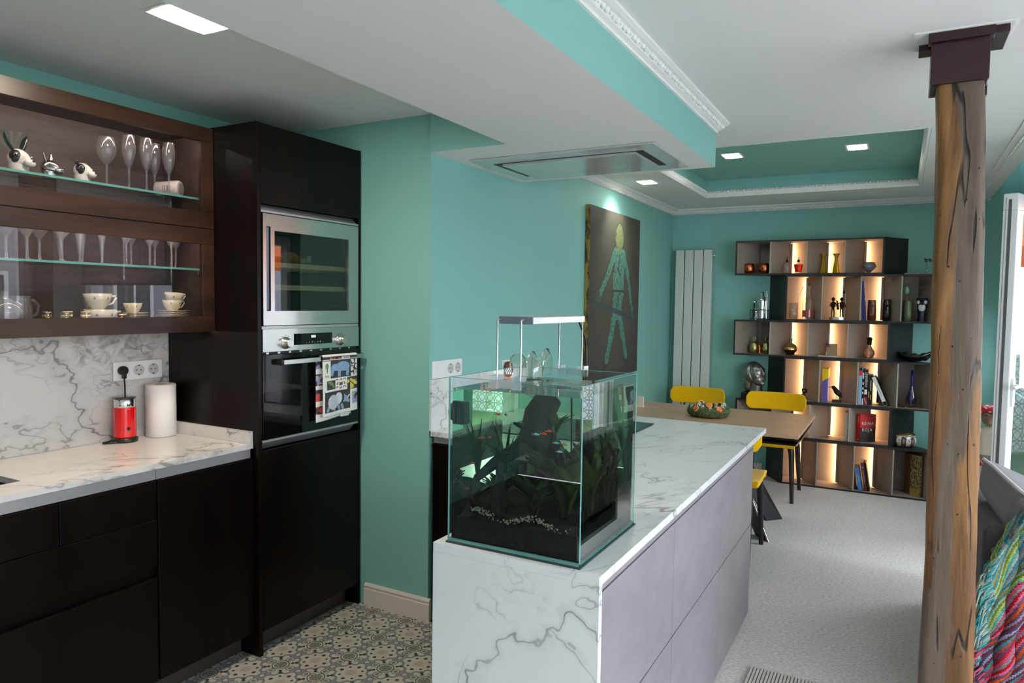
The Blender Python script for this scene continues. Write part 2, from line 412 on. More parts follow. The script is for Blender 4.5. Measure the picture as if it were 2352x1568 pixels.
# ceilings
mc = MB(); ZC = 2.377
mc.box(-1.9, -1.44, 3.0, 6.56, ZC, 2.6); mc.box(.10, .577, 3.0, 6.56, ZC, 2.6); mc.box(-1.44, .10, 3.0, 4.03, ZC, 2.6); mc.box(-1.44, .10, 5.90, 6.56, ZC, 2.6)
mc.box(-.95, 2.5, -2.6, 3.0, ZC, 2.6); mc.box(.577, 2.5, 3.0, 4.30, ZC, 2.6)
struct('ceiling', mc, WHITE)
cf = MB(); cf.box(-1.44, .10, 4.03, 5.90, 2.515, 2.6)
cf.box(-1.44, -1.437, 4.03, 5.90, ZC, 2.515); cf.box(.097, .10, 4.03, 5.90, ZC, 2.515); cf.box(-1.437, .097, 4.03, 4.033, ZC, 2.515); cf.box(-1.437, .097, 5.897, 5.90, ZC, 2.515)
struct('ceiling', cf, TEAL)
struct('ceiling', MB().box(-2.95, -1.5, -2.6, 2.67, 2.347, 2.6), WHITE)
struct('ceiling', MB().box(.577, .87, 4.30, 6.56, 2.62, 2.7), WHITE)
sof = MB().prism([(-1.5,-2.55),(-.82,-2.55),(-.82,3.536),(-1.895,3.536),(-1.895,2.66),(-1.5,2.66)], 2.173, 2.40, 0, 1)
struct('ceiling', sof, [WHITE, TEAL])

# crown mouldings with bead rows
def crown(name, p0, p1, out, prof, bead_at, step=.024, br=.0085, z=ZC):
    """runs from p0 to p1 (xy); out: unit xy direction into the room; prof: (out, dz) polygon; bead_at: (out, dz)"""
    p0, p1, o = Vector(p0), Vector(p1), Vector(out); n = len(prof)
    v = [(p.x + o.x*a, p.y + o.y*a, z + d) for p in (p0, p1) for a, d in prof]
    mb = MB().add(v, [list(range(n)), list(range(n, 2*n))[::-1]] + [(i, i+n, (i+1) % n + n, (i+1) % n) for i in range(n)])
    t = struct(name, mb, PLASTER)
    L = (p1-p0).length; k = max(1, int(L/step)); b = MB(); d = (p1-p0)/L
    for i in range(k):
        c = p0 + d*(i+.5)*L/k + o*bead_at[0]
        big = (i % 3 != 2); s = br if big else br*.55
        b.ball((c.x, c.y, z+bead_at[1]), (s*(1.15 if abs(d.x) > .5 else .8), s*(1.15 if abs(d.y) > .5 else .8), s*.9), 6, 4)
    tag(b.obj('bead_row', PLASTER, t), kind='stuff')
    return t
PR1 = [(0,0),(.065,0),(.065,-.008),(.052,-.014),(.040,-.016),(.026,-.030),(.010,-.034),(.010,-.044),(0,-.044)]
crown('trim_1', (-.82,-2.5), (-.82,3.53), (1,0), PR1, (.036,-.020), .030, .0115)
crown('trim_2', (-1.895,3.536), (-1.895,6.56), (1,0), PR1, (.020,-.037))
crown('trim_3', (-1.895,6.56), (.577,6.56), (0,-1), PR1, (.020,-.037))
PR2 = [(0,-.002),(.012,-.002),(.022,.012),(.022,.034),(.010,.052),(0,.058)]
crown('trim_4', (-1.437,5.897), (.097,5.897), (0,-1), PR2, (.020,.042), .024, .009)
crown('trim_5', (-1.437,4.033), (-1.437,5.875), (1,0), PR2, (.020,.042), .024, .009)
crown('trim_6', (.097,4.033), (.097,5.875), (-1,0), PR2, (.020,.042), .024, .009)
crown('trim_7', (-1.41,4.033), (.07,4.033), (0,1), PR2, (.020,.042), .024, .009)
PR3 = [(0,0),(.108,0),(.108,-.026),(.047,-.022),(.030,-.010),(0,-.006)]
crown('trim_8', (.47,3.2), (.47,6.556), (1,0), PR3, (.034,-.016), .026, .008)

# skirting
def skirting(name, x0, x1, y0, y1):
    pr = [(y1, 0), (y0, 0), (y0, .082), (y0+.004, .085), (y0+.004, .091), (y0+.001, .094), (y0+.001, .100), (y0+.006, .104), (y0+.009, .109), (y1, .109)]; n = len(pr)
    v = [(x, y, z) for x in (x0, x1) for y, z in pr]
    return struct(name, MB().add(v, [list(range(n)), list(range(n, 2*n))[::-1]] + [(i, i+n, (i+1) % n + n, (i+1) % n) for i in range(n)]), SKIRT)
skirting('baseboard_return', -2.27, -1.878, 2.654, 2.67)
struct('baseboard_dining', MB().box(-1.895, -1.881, 3.64, 6.56, 0, .10), SKIRT)
struct('baseboard_back', MB().box(-1.88, -1.03, 6.546, 6.56, 0, .10).box(.30, .75, 6.546, 6.56, 0, .10), SKIRT)

# recessed lamps
def downlight(label, c, sx, sy, strength, z, col=(1, .93, .82), mn='lamp_diffuser'):
    t = thing('recessed_downlight', label, 'ceiling light', (c[0], c[1], z), 0, 'square recessed downlights')
    m = MB(); w = .012
    m.box(-sx/2-w, sx/2+w, -sy/2-w, -sy/2, -.004, 0); m.box(-sx/2-w, sx/2+w, sy/2, sy/2+w, -.004, 0)
    m.box(-sx/2-w, -sx/2, -sy/2, sy/2, -.004, 0); m.box(sx/2, sx/2+w, -sy/2, sy/2, -.004, 0)
    m.box(-sx/2, sx/2, -sy/2, sy/2, -.0015, 0); m.obj('trim_ring', WHITEPL, t)
    rr = min(sx, sy)*.22; pts = []
    for cx_, cy_, a0 in ((sx/2-rr, sy/2-rr, 0), (-sx/2+rr, sy/2-rr, PI/2), (-sx/2+rr, -sy/2+rr, PI), (sx/2-rr, -sy/2+rr, 3*PI/2)):
        pts += [(cx_+rr*math.cos(a0+PI/2*k/5), cy_+rr*math.sin(a0+PI/2*k/5)) for k in range(6)]
    MB().prism(pts, -.0045, -.0005).obj('lit_diffuser', emit(mn, col, strength), t)
    return t
downlight('large lit square downlight in the kitchen ceiling beside the soffit', (-1.89, 1.45), .20, .20, 95, 2.347, (1, .86, .68), 'kitchen_diffuser')
downlight('lit downlight inside the teal ceiling recess, over the wreath', (-1.04, 4.97), .11, .15, 30, 2.515)
downlight('lit downlight inside the teal ceiling recess, nearer the wooden pillar', (-.28, 5.03), .11, .15, 30, 2.515)
pl = downlight('lit downlight in the white ceiling above the tall painting', (-1.63, 4.96), .11, .15, 30, ZC)
sd = bpy.data.lights.new('painting_spot', 'SPOT'); sd.energy = 16; sd.spot_size = math.radians(84); sd.spot_blend = .8; sd.color = (1, .93, .80); sd.shadow_soft_size = .04
so = bpy.data.objects.new('painting_spot', sd); COL.objects.link(so); so.parent = pl; so.location = (0, 0, -.012); so.rotation_euler = (0, math.radians(36), 0)

# extractor in the soffit
h = thing('ceiling_extractor', 'flush white glass and steel extractor hood set in the soffit', 'extractor hood', (0, 0, 2.173))
MB().box(-1.82, -.92, 2.875, 3.44, -.010, 0).obj('glass_frame', pm('extractor_glass', (.62, .64, .64), .08, .3), h, bevel=.003)
MB().box(-1.745, -1.0, 2.975, 3.33, -.0115, -.0095).obj('intake_gap', BLACK, h)
MB().box(-1.70, -1.035, 2.982, 3.323, -.022, -.0095).obj('centre_panel', pm('extractor_panel', (.64, .66, .65), .09, .4), h, bevel=.002)

# ---------------------------------------------------------------- windows and balcony door
FR = pm('white_upvc', (.82, .82, .83), .3, var=.02)
GASK = pm('grey_gasket', (.10, .10, .11), .6)
def fixed_window(n, axis, a0, a1, z0, z1, at, panes, mull=.045, label=None):
    """frame in the wall plane; axis 'x' runs along x at y=at, 'y' runs along y at x=at"""
    m = MB(); d0, d1 = at, at+.06
    def bar(p, q, zz0, zz1):
        m.box(p, q, d0, d1, zz0, zz1) if axis == 'x' else m.box(d0, d1, p, q, zz0, zz1)
    bar(a0, a1, z0, z0+mull); bar(a0, a1, z1-mull, z1)
    w = (a1-a0)/panes
    for k in range(panes+1):
        c = a0+w*k; bar(max(a0, c-mull/2 if 0 < k < panes else c-(0 if k == 0 else mull)), min(a1, c+mull/2 if 0 < k < panes else c+(mull if k == 0 else 0)), z0+mull, z1-mull)
    o = struct(n, m, FR)
    for k in range(panes):
        p, q = a0+w*k+mull*.6, a0+w*(k+1)-mull*.6; g = MB()
        g.box(p, q, at+.027, at+.033, z0+mull, z1-mull) if axis == 'x' else g.box(at+.027, at+.033, p, q, z0+mull, z1-mull)
        g.obj('pane', WINGLASS, o)
    return o
fixed_window('window_1', 'y', -1.8, 3.8, .15, 2.3, 2.42, 5)
fixed_window('window_2', 'x', .87, 2.35, .05, 2.3, 4.33, 2)
fixed_window('window_3', 'y', 5.35, 6.35, .9, 2.22, .78, 1)
# balcony door: frame in the wall, sash swung into the room
dm = MB(); dm.box(.78, .84, 4.42, 4.46, 0, 2.12); dm.box(.78, .84, 5.13, 5.17, 0, 2.12); dm.box(.78, .84, 4.46, 5.13, 2.08, 2.12); dm.box(.75, .86, 4.42, 5.17, 0, .02)
struct('door_1', dm, FR)
HX, HY = .735, 5.135; ang = math.atan2(4.50-HY, .449-HX); LW = math.hypot(4.50-HY, .449-HX)
sash = bpy.data.objects.new('door_2', None); COL.objects.link(sash); sash.location = (HX, HY, .01); sash.rotation_euler = (0, 0, ang); sash['kind'] = 'structure'
tag(sash, 'open white balcony door sash swung into the room')
fz = 2.09; fw = .085; th = .068
sm_ = MB(); sm_.box(0, LW, 0, th, 0, fw); sm_.box(0, LW, 0, th, fz-fw, fz); sm_.box(0, fw, 0, th, fw, fz-fw); sm_.box(LW-fw, LW, 0, th, fw, fz-fw)
sm_.obj('sash_frame', FR, sash, bevel=.004)
MB().box(fw-.01, LW-fw+.01, .03, .038, fw-.01, fz-fw+.01).obj('pane', WINGLASS, sash)
MB().box(LW-.001, LW+.002, .026, .040, .03, fz-.03).obj('lock_strip', GASK, sash)
MB().box(LW, LW+.0015, .012, .016, .02, fz-.02).obj('gasket', pm('gasket_pale', (.35, .35, .38), .5), sash)
hd = MB().box(LW-.055, LW-.025, th-.001, th+.012, .98, 1.13); hd.tube([(LW-.04, th+.01, 1.09), (LW-.04, th+.045, 1.09), (LW+.02, th+.048, 1.09), (LW+.075, th+.046, 1.088)], [.009,.009,.009,.008], 10)
hd.obj('door_handle', FR, sash, bevel=.002)
# bamboo blind at the far window, fabric roller blinds on the terrace glazing
bt = NT('bamboo_weave'); wv = bt.n('ShaderNodeTexWave', wave_type='BANDS', bands_direction='Z'); bt.l(bt.coord(), wv.inputs['Vector']); wv.inputs['Scale'].default_value = 60; wv.inputs['Distortion'].default_value = .6
bt.base(bt.mix(wv.outputs['Fac'], (.20, .13, .07), (.42, .31, .19))); bt.set(.7); bt.bump(wv.outputs['Fac'], .6, .003)
bb = thing('bamboo_blind', 'woven bamboo blind hanging in the far window corner', 'blind', (.735, 5.85, 1.45))
m = MB()
for k in range(56):
    z = .014*k; m.box(-.004, .004, -.56, .56, z, z+.0115)
m.obj('woven_slats', bt.m, bb); MB().tube([(0, -.57, .80), (0, .57, .80)], .016, 10).obj('head_rail', BEECH, bb)
BL = pm('grey_blind_cloth', (.36, .33, .32), .8, bump=.2, bscale=300)
for k, (x0, x1) in enumerate(((.90, 1.60), (1.63, 2.33))):
    rb = thing('roller_blind', ('grey roller blind in the terrace glazing beside the balcony door', 'grey roller blind in the terrace glazing by the outer corner')[k], 'blind', (x0, 4.31, 1.62), 0, 'roller blinds in the terrace glazing')
    MB().box(0, x1-x0, 0, .002, .02, .66).obj('blind_cloth', BL, rb); MB().box(0, x1-x0, -.006, .008, 0, .022).obj('bottom_bar', BLACK, rb)
    MB().tube([(0, .003, .668), (x1-x0, .003, .668)], .014, 10).obj('roller_tube', ALU, rb)

# ---------------------------------------------------------------- terrace and street outside
GRASSM = fabric('artificial_grass', (.040, .082, .014), 260, .95, .35)
struct('ground_terrace', MB().box(.87, 4.6, 4.42, 9.6, -.08, 0), GRASSM)
struct('ground_terrace', MB().box(2.55, 4.6, -4.0, 4.42, -.08, 0), pm('terrace_paving', (.42, .40, .38), .8))
struct('ground_street', MB().box(-12, 30, -24, 34, -6.2, -6.0), pm('asphalt', (.10, .10, .10), .9))
def make_patt():
    t = NT('circle_pattern_panel'); sp = t.n('ShaderNodeSeparateXYZ'); t.l(t.coord('Object', (1/.26,)*3), sp.inputs[0]); M = t.math
    u = M('FRACT', M('ADD', sp.outputs[0], sp.outputs[1])); v = M('FRACT', sp.outputs[2])
    res = None
    for (a, b) in ((.5, .5), (0, 0), (1, 0), (0, 1), (1, 1), (.5, 0), (.5, 1), (0, .5), (1, .5)):
        d = M('SQRT', M('ADD', M('POWER', M('SUBTRACT', u, a), 2.0), M('POWER', M('SUBTRACT', v, b), 2.0)))
        r = t.math('SUBTRACT', 1.0, t.band(M('ABSOLUTE', M('SUBTRACT', d, .5)), .008, .03))
        res = r if res is None else M('MAXIMUM', res, r)
    t.base(t.mix(res, (.78, .79, .82), (.16, .17, .20))); t.set(.6); return t.m
PATT = make_patt()
pp = thing('patterned_panel_wall', 'white terrace screen wall printed with interlaced grey circles', 'screen wall', (3.4, 4.46, 0))
for k in range(5): MB().box(0, .03, .94*k, .94*k+.93, .02, 1.0).obj('panel', PATT, pp)
MB().box(-.03, .06, 0, 4.7, 1.0, 1.03).obj('coping', WHITE, pp)
# railing at the end of the terrace
rl = thing('mesh_railing', 'dark green terrace railing filled with expanded mesh', 'railing', (.9, 8.4, 0))
RG = pm('railing_green', (.03, .07, .06), .4)
for z, hh in ((1.12, .035), (.92, .04), (.50, .02)): MB().box(0, 2.5, 0, .03, z, z+hh).obj('rail', RG, rl)
for x in (0, 1.2, 2.46): MB().box(x, x+.03, 0, .03, 0, 1.12).obj('post', RG, rl)
mm = MB()
for i in range(84):
    x = .03*i
    mm.hexa([(x,.012,.52),(x+.006,.012,.52),(x+.006,.016,.52),(x,.016,.52),(x+.2,.012,.92),(x+.206,.012,.92),(x+.206,.016,.92),(x+.2,.016,.92)])
    mm.hexa([(x+.2,.014,.52),(x+.206,.014,.52),(x+.206,.018,.52),(x+.2,.018,.52),(x,.014,.92),(x+.006,.014,.92),(x+.006,.018,.92),(x,.018,.92)])
tag(mm.obj('wire_mesh', RG, rl), kind='stuff')
kb = struct('wall_parapet', MB().box(.87, 3.45, 8.42, 8.52, 0, .5), PATT)
# neighbouring houses across the street
def house(name, label, x, y0, y1, z1, wallm, wins):
    t = thing(name, label, 'building', (x, y0, -6.0)); L = y1-y0; H = z1+6
    MB().box(0, 4, 0, L, 0, H).obj('facade', wallm, t)
    MB().box(-.15, 4.1, -.1, L+.1, H, H+.15).obj('roof_edge', pm('slate', (.10, .10, .11), .7), t)
    nw = int(L/1.6)
    for fl_ in range(int(H/2.8)):
        for k in range(nw):
            yy = .35+1.6*k; zz = .9+2.8*fl_
            f = MB(); f.box(-.05, .02, yy, yy+.08, zz, zz+1.5); f.box(-.05, .02, yy+.92, yy+1.0, zz, zz+1.5); f.box(-.05, .02, yy+.08, yy+.92, zz, zz+.08); f.box(-.05, .02, yy+.08, yy+.92, zz+1.42, zz+1.5); f.box(-.05, .02, yy+.46, yy+.54, zz+.08, zz+1.42)
            w = f.obj('window_frame', FR, t)
            MB().box(-.012, -.004, yy+.06, yy+.94, zz+.06, zz+1.44).obj('pane', pm('far_window_glass', (.05, .06, .07), .05), w)
    return t
house('apartment_house', 'pale rendered house across the street, nearer one', 10.5, -8.0, 4.6, 2.4, pm('pale_render', (.62, .61, .62), .8, bump=.2, bscale=40), 1)
house('apartment_house', 'grey lilac rendered house across the street, farther one', 10.9, 4.8, 16, 3.4, pm('lilac_render', (.40, .38, .44), .8, bump=.2, bscale=40), 1)
aw = thing('awning', 'orange shop awning on the house front across the terrace', 'awning', (3.6, 5.2, 2.05))
AO = fabric('orange_canvas', (.75, .13, .012), 200)
MB().add([(0,0,.5),(0,4.4,.5),(-1.1,4.4,0),(-1.1,0,0)], [(0,1,2,3)]).obj('canvas', AO, aw, solid=.006)
MB().box(-1.106, -1.098, 0, 4.4, -.18, 0).obj('valance', AO, aw)
for y in (.15, 4.2): MB().tube([(-.05, y, .1), (-1.08, y, 0)], .015, 8).obj('arm', ALU, aw)
for y in (.1, 4.2): MB().box(0, .08, y, y+.08, -2.05, .55).obj('post', pm('awning_support', (.55, .55, .57), .6), aw)
# ================================================================== kitchen wall
XF = -2.325   # cabinet fronts
def strip(mb, y0, y1, z0, z1, x=XF): return mb.box(x-.02, x, y0, y1, z0, z1)
# base cabinets
c1 = thing('base_cabinet', 'dark wenge base cabinet with wide drawers under the sink end of the worktop', 'cabinet', (0, 0, 0))
b = MB().box(-2.86, XF-.022, .50, 1.595, .10, .69); b.box(-2.86, XF-.022, 1.23, 1.595, .69, .875); b.obj('carcass', WENGE, c1)
for y0, y1 in ((.503, 1.255), (1.258, 1.592)):
    MB().box(XF-.02, XF, y0, y1, .704, .842).obj('drawer', WENGE, c1, bevel=.0015)
MB().box(XF-.02, XF, .503, 1.592, .535, .701).obj('drawer', WENGE, c1, bevel=.0015)
MB().box(XF-.02, XF, .503, 1.592, .102, .485).obj('drawer', WENGE, c1, bevel=.0015)
MB().box(XF-.045, XF-.024, .503, 1.585, .486, .534).obj('grip_profile', ALU, c1)
MB().box(XF-.03, XF-.008, .503, 1.595, .845, .8815).obj('grip_profile', ALU, c1)
c2 = thing('base_cabinet', 'dark wenge base cabinet with one plain door beside the tall oven unit', 'cabinet', (0, 0, 0))
MB().box(-2.86, XF-.022, 1.597, 2.032, .10, .875).obj('carcass', WENGE, c2)
MB().box(XF-.02, XF, 1.599, 2.030, .102, .842).obj('door', WENGE, c2, bevel=.0015)
MB().box(XF-.03, XF-.008, 1.597, 2.02, .845, .8815).obj('grip_profile', ALU, c2)
TOE = pm('toe_kick_brown', (.060, .050, .040), .4)
tag(MB().box(-2.44, -2.41, .50, 2.032, 0, .099).obj('plinth_board', TOE), 'dull brown plinth board under the dark base cabinets', 'plinth')
tag(MB().box(-2.40, -2.37, 2.056, 2.635, 0, .099).obj('plinth_board', TOE), 'dull brown plinth board under the tall oven unit', 'plinth')
# worktop with sink cut-out
wt = MB(); X0, X1 = -2.868, -2.331
wt.box(X0, X1, 1.222, 2.033, .882, .902); wt.box(X0, -2.80, .50, 1.222, .882, .902); wt.box(-2.475, X1, .50, 1.222, .882, .902); wt.box(-2.80, -2.475, .50, .66, .882, .902)
wk = thing('worktop', 'white veined marble worktop along the kitchen wall', 'worktop')
wt.obj('slab', MARBLE, wk); MB().box(-2.868, X1, 2.015, 2.033, .9022, .953).obj('upstand', MARBLE, wk, bevel=.001)
sk = thing('kitchen_sink', 'dark undermounted sink in the marble worktop', 'sink', (-2.637, .94, 0))
s_ = MB(); s_.box(-.17, .17, -.285, .285, .70, .705); s_.box(-.17, -.163, -.285, .285, .705, .8815); s_.box(.163, .17, -.285, .285, .705, .8815); s_.box(-.163, .163, -.285, -.278, .705, .8815); s_.box(-.163, .163, .278, .285, .705, .8815)
s_.obj('basin', pm('sink_composite', (.022, .014, .012), .35), sk); MB().lathe([(.03, .7052), (.03, .708), (.02, .709)], 16).obj('drain', CHROME, sk)
tag(MB().box(-2.8775, -2.8685, .40, 2.033, .9025, 1.3585).obj('backsplash', MARBLE3), 'white marble backsplash slab behind the kitchen worktop', 'backsplash')

# upper glazed cabinet
UY0, UY1, UX = .75, 2.034, -2.557
uc = thing('wall_cabinet', 'wall cabinet in dark wood with two wide glazed flap doors', 'cabinet', (0, 0, 0))
INN = make_wood('cabinet_interior', (.050, .030, .027), (.095, .058, .052), .45, 'y', 1, 10)
b = MB(); b.box(-2.868, UX-.021, UY0, UY1, 1.36, 1.385); b.box(-2.868, UX-.021, UY0, UY1, 2.185, 2.208); b.box(-2.868, UX-.021, UY0, UY1, 1.775, 1.798)
b.box(-2.868, UX-.021, UY0, UY0+.018, 1.385, 2.185); b.box(-2.868, UX-.021, UY1-.018, UY1, 1.385, 2.185)
b.obj('carcass', INN, uc); MB().box(-2.868, -2.858, UY0+.018, UY1-.018, 1.385, 2.185).obj('back_panel', INN, uc)
for z0, z1, rt, rb in ((1.792, 2.208, .060, .066), (1.36, 1.789, .064, .064)):
    d = MB(); y1 = UY1-.002
    d.box(UX-.02, UX, UY0, y1, z0, z0+rb); d.box(UX-.02, UX, UY0, y1, z1-rt, z1); d.box(UX-.02, UX, UY0, UY0+.065, z0+rb, z1-rt); d.box(UX-.02, UX, y1-.058, y1, z0+rb, z1-rt)
    fd = d.obj('flap_door', WENGE_LIT, uc, bevel=.001)
    MB().box(UX-.014, UX-.010, UY0+.06, y1-.052, z0+rb-.005, z1-rt+.005).obj('pane', DOORGLASS, fd)
GSH = thin_glass('shelf_glass', (.86, .93, .90), 1.0)
for z in (1.912, 1.617):
    sh = MB().box(-2.850, -2.600, UY0+.02, UY1-.02, z, z+.008).obj('glass_shelf', GSH, uc)
    MB().box(-2.6, -2.5988, UY0+.02, UY1-.02, z, z+.008).obj('polished_edge', GREENEDGE, sh)
    for y in (UY1-.028, ): 
        for x in (-2.62, -2.80): MB().lathe([(.0, -.018), (.006, -.016), (.008, -.008), (.006, 0)], 10, (x, y, z)).obj('shelf_pin', GLASS, sh)
# warm strip under the cabinet and small lamp inside
tag(uc, None)
MB().box(-2.62, -2.605, UY0+.05, UY1-.03, 1.3588, 1.3598).obj('led_strip', emit('warm_led', (1, .62, .36), 8), uc)
MB().box(-2.592, -2.582, UY0+.05, UY1-.03, 2.172, 2.180).obj('led_strip', emit('cabinet_led', (1, .80, .70), 26), uc)
MB().box(-2.592, -2.582, UY0+.05, UY1-.03, 1.760, 1.768).obj('led_strip', emit('cabinet_led', (1, .80, .70), 26), uc)

# tall oven unit
TY0, TY1, TX = 2.034, 2.662, -2.300
tu = thing('tall_cabinet', 'tall dark wenge cabinet housing the wine cooler and oven', 'cabinet', (0, 0, 0))
MB().box(-2.868, TX, TY0, TY0+.019, 0, 2.216).obj('side_panel', WENGE, tu, bevel=.001)
MB().box(-2.868, TX, TY1-.016, TY1, 0, 2.216).obj('side_panel', WENGE, tu, bevel=.001)
b = MB(); y0, y1 = TY0+.019, TY1-.016
b.box(-2.868, TX-.025, y0, y1, 2.19, 2.214); b.box(-2.868, -2.85, y0, y1, .10, 2.19); b.box(-2.85, TX-.03, y0, y1, 1.378, 1.388); b.box(-2.85, TX-.03, y0, y1, .10, .118); b.box(-2.85, TX-.03, y0, y1, 1.862, 1.872); b.box(-2.85, TX-.03, y0, y1, .898, .908)
b.obj('carcass', WENGE, tu)
MB().box(TX-.02, TX, y0+.002, y1-.001, 1.892, 2.214).obj('door', WENGE, tu, bevel=.001)
MB().box(TX-.02, TX, y0+.002, y1-.001, .102, .868).obj('door', WENGE, tu, bevel=.001)
g = MB(); g.hexa([(TX-.03, y0, 1.862), (TX-.001, y0, 1.862), (TX-.001, y1-.01, 1.862), (TX-.03, y1-.01, 1.862), (TX-.045, y0, 1.890), (TX-.028, y0, 1.890), (TX-.028, y1-.01, 1.890), (TX-.045, y1-.01, 1.890)])
g.box(TX-.01, TX+.002, y0, y1-.004, 1.856, 1.864); g.obj('grip_profile', ALU, tu)
MB().box(TX-.01, TX+.003, y0, y1-.006, 1.376, 1.388).obj('grip_profile', ALU, tu)
g = MB(); g.box(TX-.03, TX+.002, y0, y1-.004, .904, .913); g.hexa([(TX-.045, y0, .872), (TX-.03, y0, .872), (TX-.03, y1-.025, .872), (TX-.045, y1-.025, .872), (TX-.02, y0, .904), (TX-.004, y0, .904), (TX-.004, y1-.025, .904), (TX-.02, y1-.025, .904)])
g.obj('grip_profile', ALU, tu)

# wine cooler
wy0, wy1, wz0, wz1 = 2.060, 2.640, 1.391, 1.852
wc = thing('wine_cooler', 'built-in stainless wine cooler with a glass door and wooden racks', 'wine cooler', (0, 0, 0))
b = MB(); b.box(-2.80, -2.79, wy0, wy1, wz0, wz1); b.box(-2.79, TX-.022, wy0, wy0+.02, wz0, wz1); b.box(-2.79, TX-.022, wy1-.02, wy1, wz0, wz1); b.box(-2.79, TX-.022, wy0+.02, wy1-.02, wz0, wz0+.02); b.box(-2.79, TX-.022, wy0+.02, wy1-.02, wz1-.02, wz1)
b.obj('inner_cabinet', pm('cooler_interior', (.012, .022, .022), .5), wc)
gy0, gy1, gz0, gz1 = 2.121, 2.574, 1.451, 1.785; hy0, hy1 = 2.078, 2.100
d = MB(); x0, x1 = TX-.02, TX+.004
d.box(x0, x1, wy0, hy0, wz0, wz1); d.box(x0, x1, hy1, gy0, wz0, wz1); d.box(x0, x1, gy1, wy1, wz0, wz1); d.box(x0, x1, gy0, gy1, wz0, gz0); d.box(x0, x1, gy0, gy1, gz1, wz1); d.box(x0, x1, hy0, hy1, wz0, gz0); d.box(x0, x1, hy0, hy1, gz1+.015, wz1)
dr = d.obj('door_frame', STEEL, wc)
MB().box(TX-.004, TX-.001, gy0, gy1, gz0, gz1).obj('door_glass', thin_glass('cooler_glass', (.60, .68, .66), 2.2), dr)
MB().box(TX-.018, TX-.010, hy0, hy1, gz0, gz1+.015).obj('grip_recess', pm('recess_blue', (.035, .055, .08), .25), dr)
MB().box(TX-.012, TX+.002, hy0+.004, hy1-.004, gz0+.002, gz1+.013).obj('handle', pm('smoked_handle', (.06, .09, .13), .2), dr, bevel=.004)
MB().box(TX-.05, TX-.035, wy0+.04, wy1-.04, wz1-.026, wz1-.0205).obj('led_strip', emit('cooler_led', (1, .93, .80), 5), wc)
for z in (1.640, 1.545):
    r = MB()
    for k in range(9): r.box(-2.72+.045*k, -2.70+.045*k, wy0+.03, wy1-.03, z, z+.008)
    r.box(-2.345, -2.33, wy0+.03, wy1-.06, z-.004, z+.017); r.obj('wooden_rack', BEECH, wc)
    MB().box(-2.72, -2.33, wy1-.028, wy1-.02, z-.006, z).obj('rack_runner', CHROME, wc)
wb = thing('wine_bottle', 'pale capped wine bottle lying on the upper rack of the cooler', 'bottle', (-2.645, 2.17, 1.6485+.0366))
wb.rotation_euler = (0, PI/2, 0)
MB().lathe([(.030, 0), (.0365, .005), (.0365, .17), (.030, .195), (.015, .215), (.0135, .24)], 20).obj('glass_body', pm('bottle_green', (.05, .09, .05), .1), wb)
MB().lathe([(.0150, .236), (.0150, .278), (.0145, .282)], 16).obj('foil_capsule', pm('foil_white', (.75, .75, .78), .25), wb)
b2 = thing('wine_bottle', 'amber wine bottle lying at the back of the upper cooler rack', 'bottle', (-2.66, 2.40, 1.6485+.0366)); b2.rotation_euler = (0, PI/2, 0)
MB().lathe([(.030, 0), (.0365, .005), (.0365, .17), (.030, .195), (.015, .215), (.0135, .24)], 20).obj('glass_body', pm('bottle_amber', (.30, .13, .02), .1), b2)
MB().lathe([(.0150, .236), (.0150, .278), (.0145, .282)], 16).obj('foil_capsule', pm('foil_gold', (.6, .4, .12), .25, .8), b2)

# oven
oz0, oz1 = .914, 1.375
ov = thing('built_in_oven', 'black glass built-in oven with a stainless control panel', 'oven', (0, 0, 0))
MB().box(-2.80, TX-.022, wy0-.004, wy1+.004, oz0, oz1).obj('oven_body', BLACK, ov)
cp = MB(); px0, px1 = TX-.02, TX+.004; dy0, dy1, dz0, dz1 = 2.226, 2.462, 1.303, 1.352
cp.box(px0, px1, wy0-.004, dy0, 1.281, oz1); cp.box(px0, px1, dy1, wy1+.004, 1.281, oz1); cp.box(px0, px1, dy0, dy1, 1.281, dz0); cp.box(px0, px1, dy0, dy1, dz1, oz1)
cpo = cp.obj('control_panel', STEEL, ov)
MB().box(px0, px1-.002, dy0, dy1, dz0, dz1).obj('display', BLACKGLASS, cpo)
LEDW = emit('display_digits', (.85, .95, 1.0), 3.0)
text('1011', LEDW, .0150, cpo, (TX+.0026, 2.345, 1.337), (PI/2, 0, PI/2), 'clock_digits', sx=.8, space=1.25)
ic = MB()
for q in range(7): ic.box(TX+.0024, TX+.0027, 2.300+.017*q, 2.306+.017*q, 1.309, 1.309+.003+.0025*(q % 3))
ic.obj('touch_icons', pm('faint_icons', (.16, .17, .17), .5), cpo)
for k, y in enumerate((2.178, 2.514)):
    kn = MB(); kn.lathe([(.026, 0), (.026, .004), (.0195, .005), (.0185, .028), (.0165, .031)], 24)
    for v in range(len(kn.v)): a_, b_, c_ = kn.v[v]; kn.v[v] = (TX+.004+c_, y+a_, 1.315+b_)
    kn.obj('knob', pm('knob_steel', (.62, .60, .57), .28, 1.0), cpo)
    dk = MB()
    for q in range(9):
        a = math.radians(-130+260*q/8+90); dk.box(TX+.004, TX+.0045, y+.033*math.cos(a)-.0016, y+.033*math.cos(a)+.0016, 1.315+.033*math.sin(a)-.0016, 1.315+.033*math.sin(a)+.0016)
    dk.obj('dial_marks', pm('mark_grey', (.16, .13, .12), .6), cpo)
od = MB().box(px0, px1, wy0-.004, wy1+.004, oz0, 1.270).obj('door', BLACKGLASS, ov, bevel=.002)
vt = MB().box(TX-.018, TX-.006, wy0, wy1, 1.270, 1.281)
vo = vt.obj('vent_gap', BLACK, ov)
for k in range(9): MB().box(TX-.006, TX+.002, 2.075+.062*k, 2.089+.062*k, 1.2715, 1.2785).obj('vent_tab', STEEL, vo)
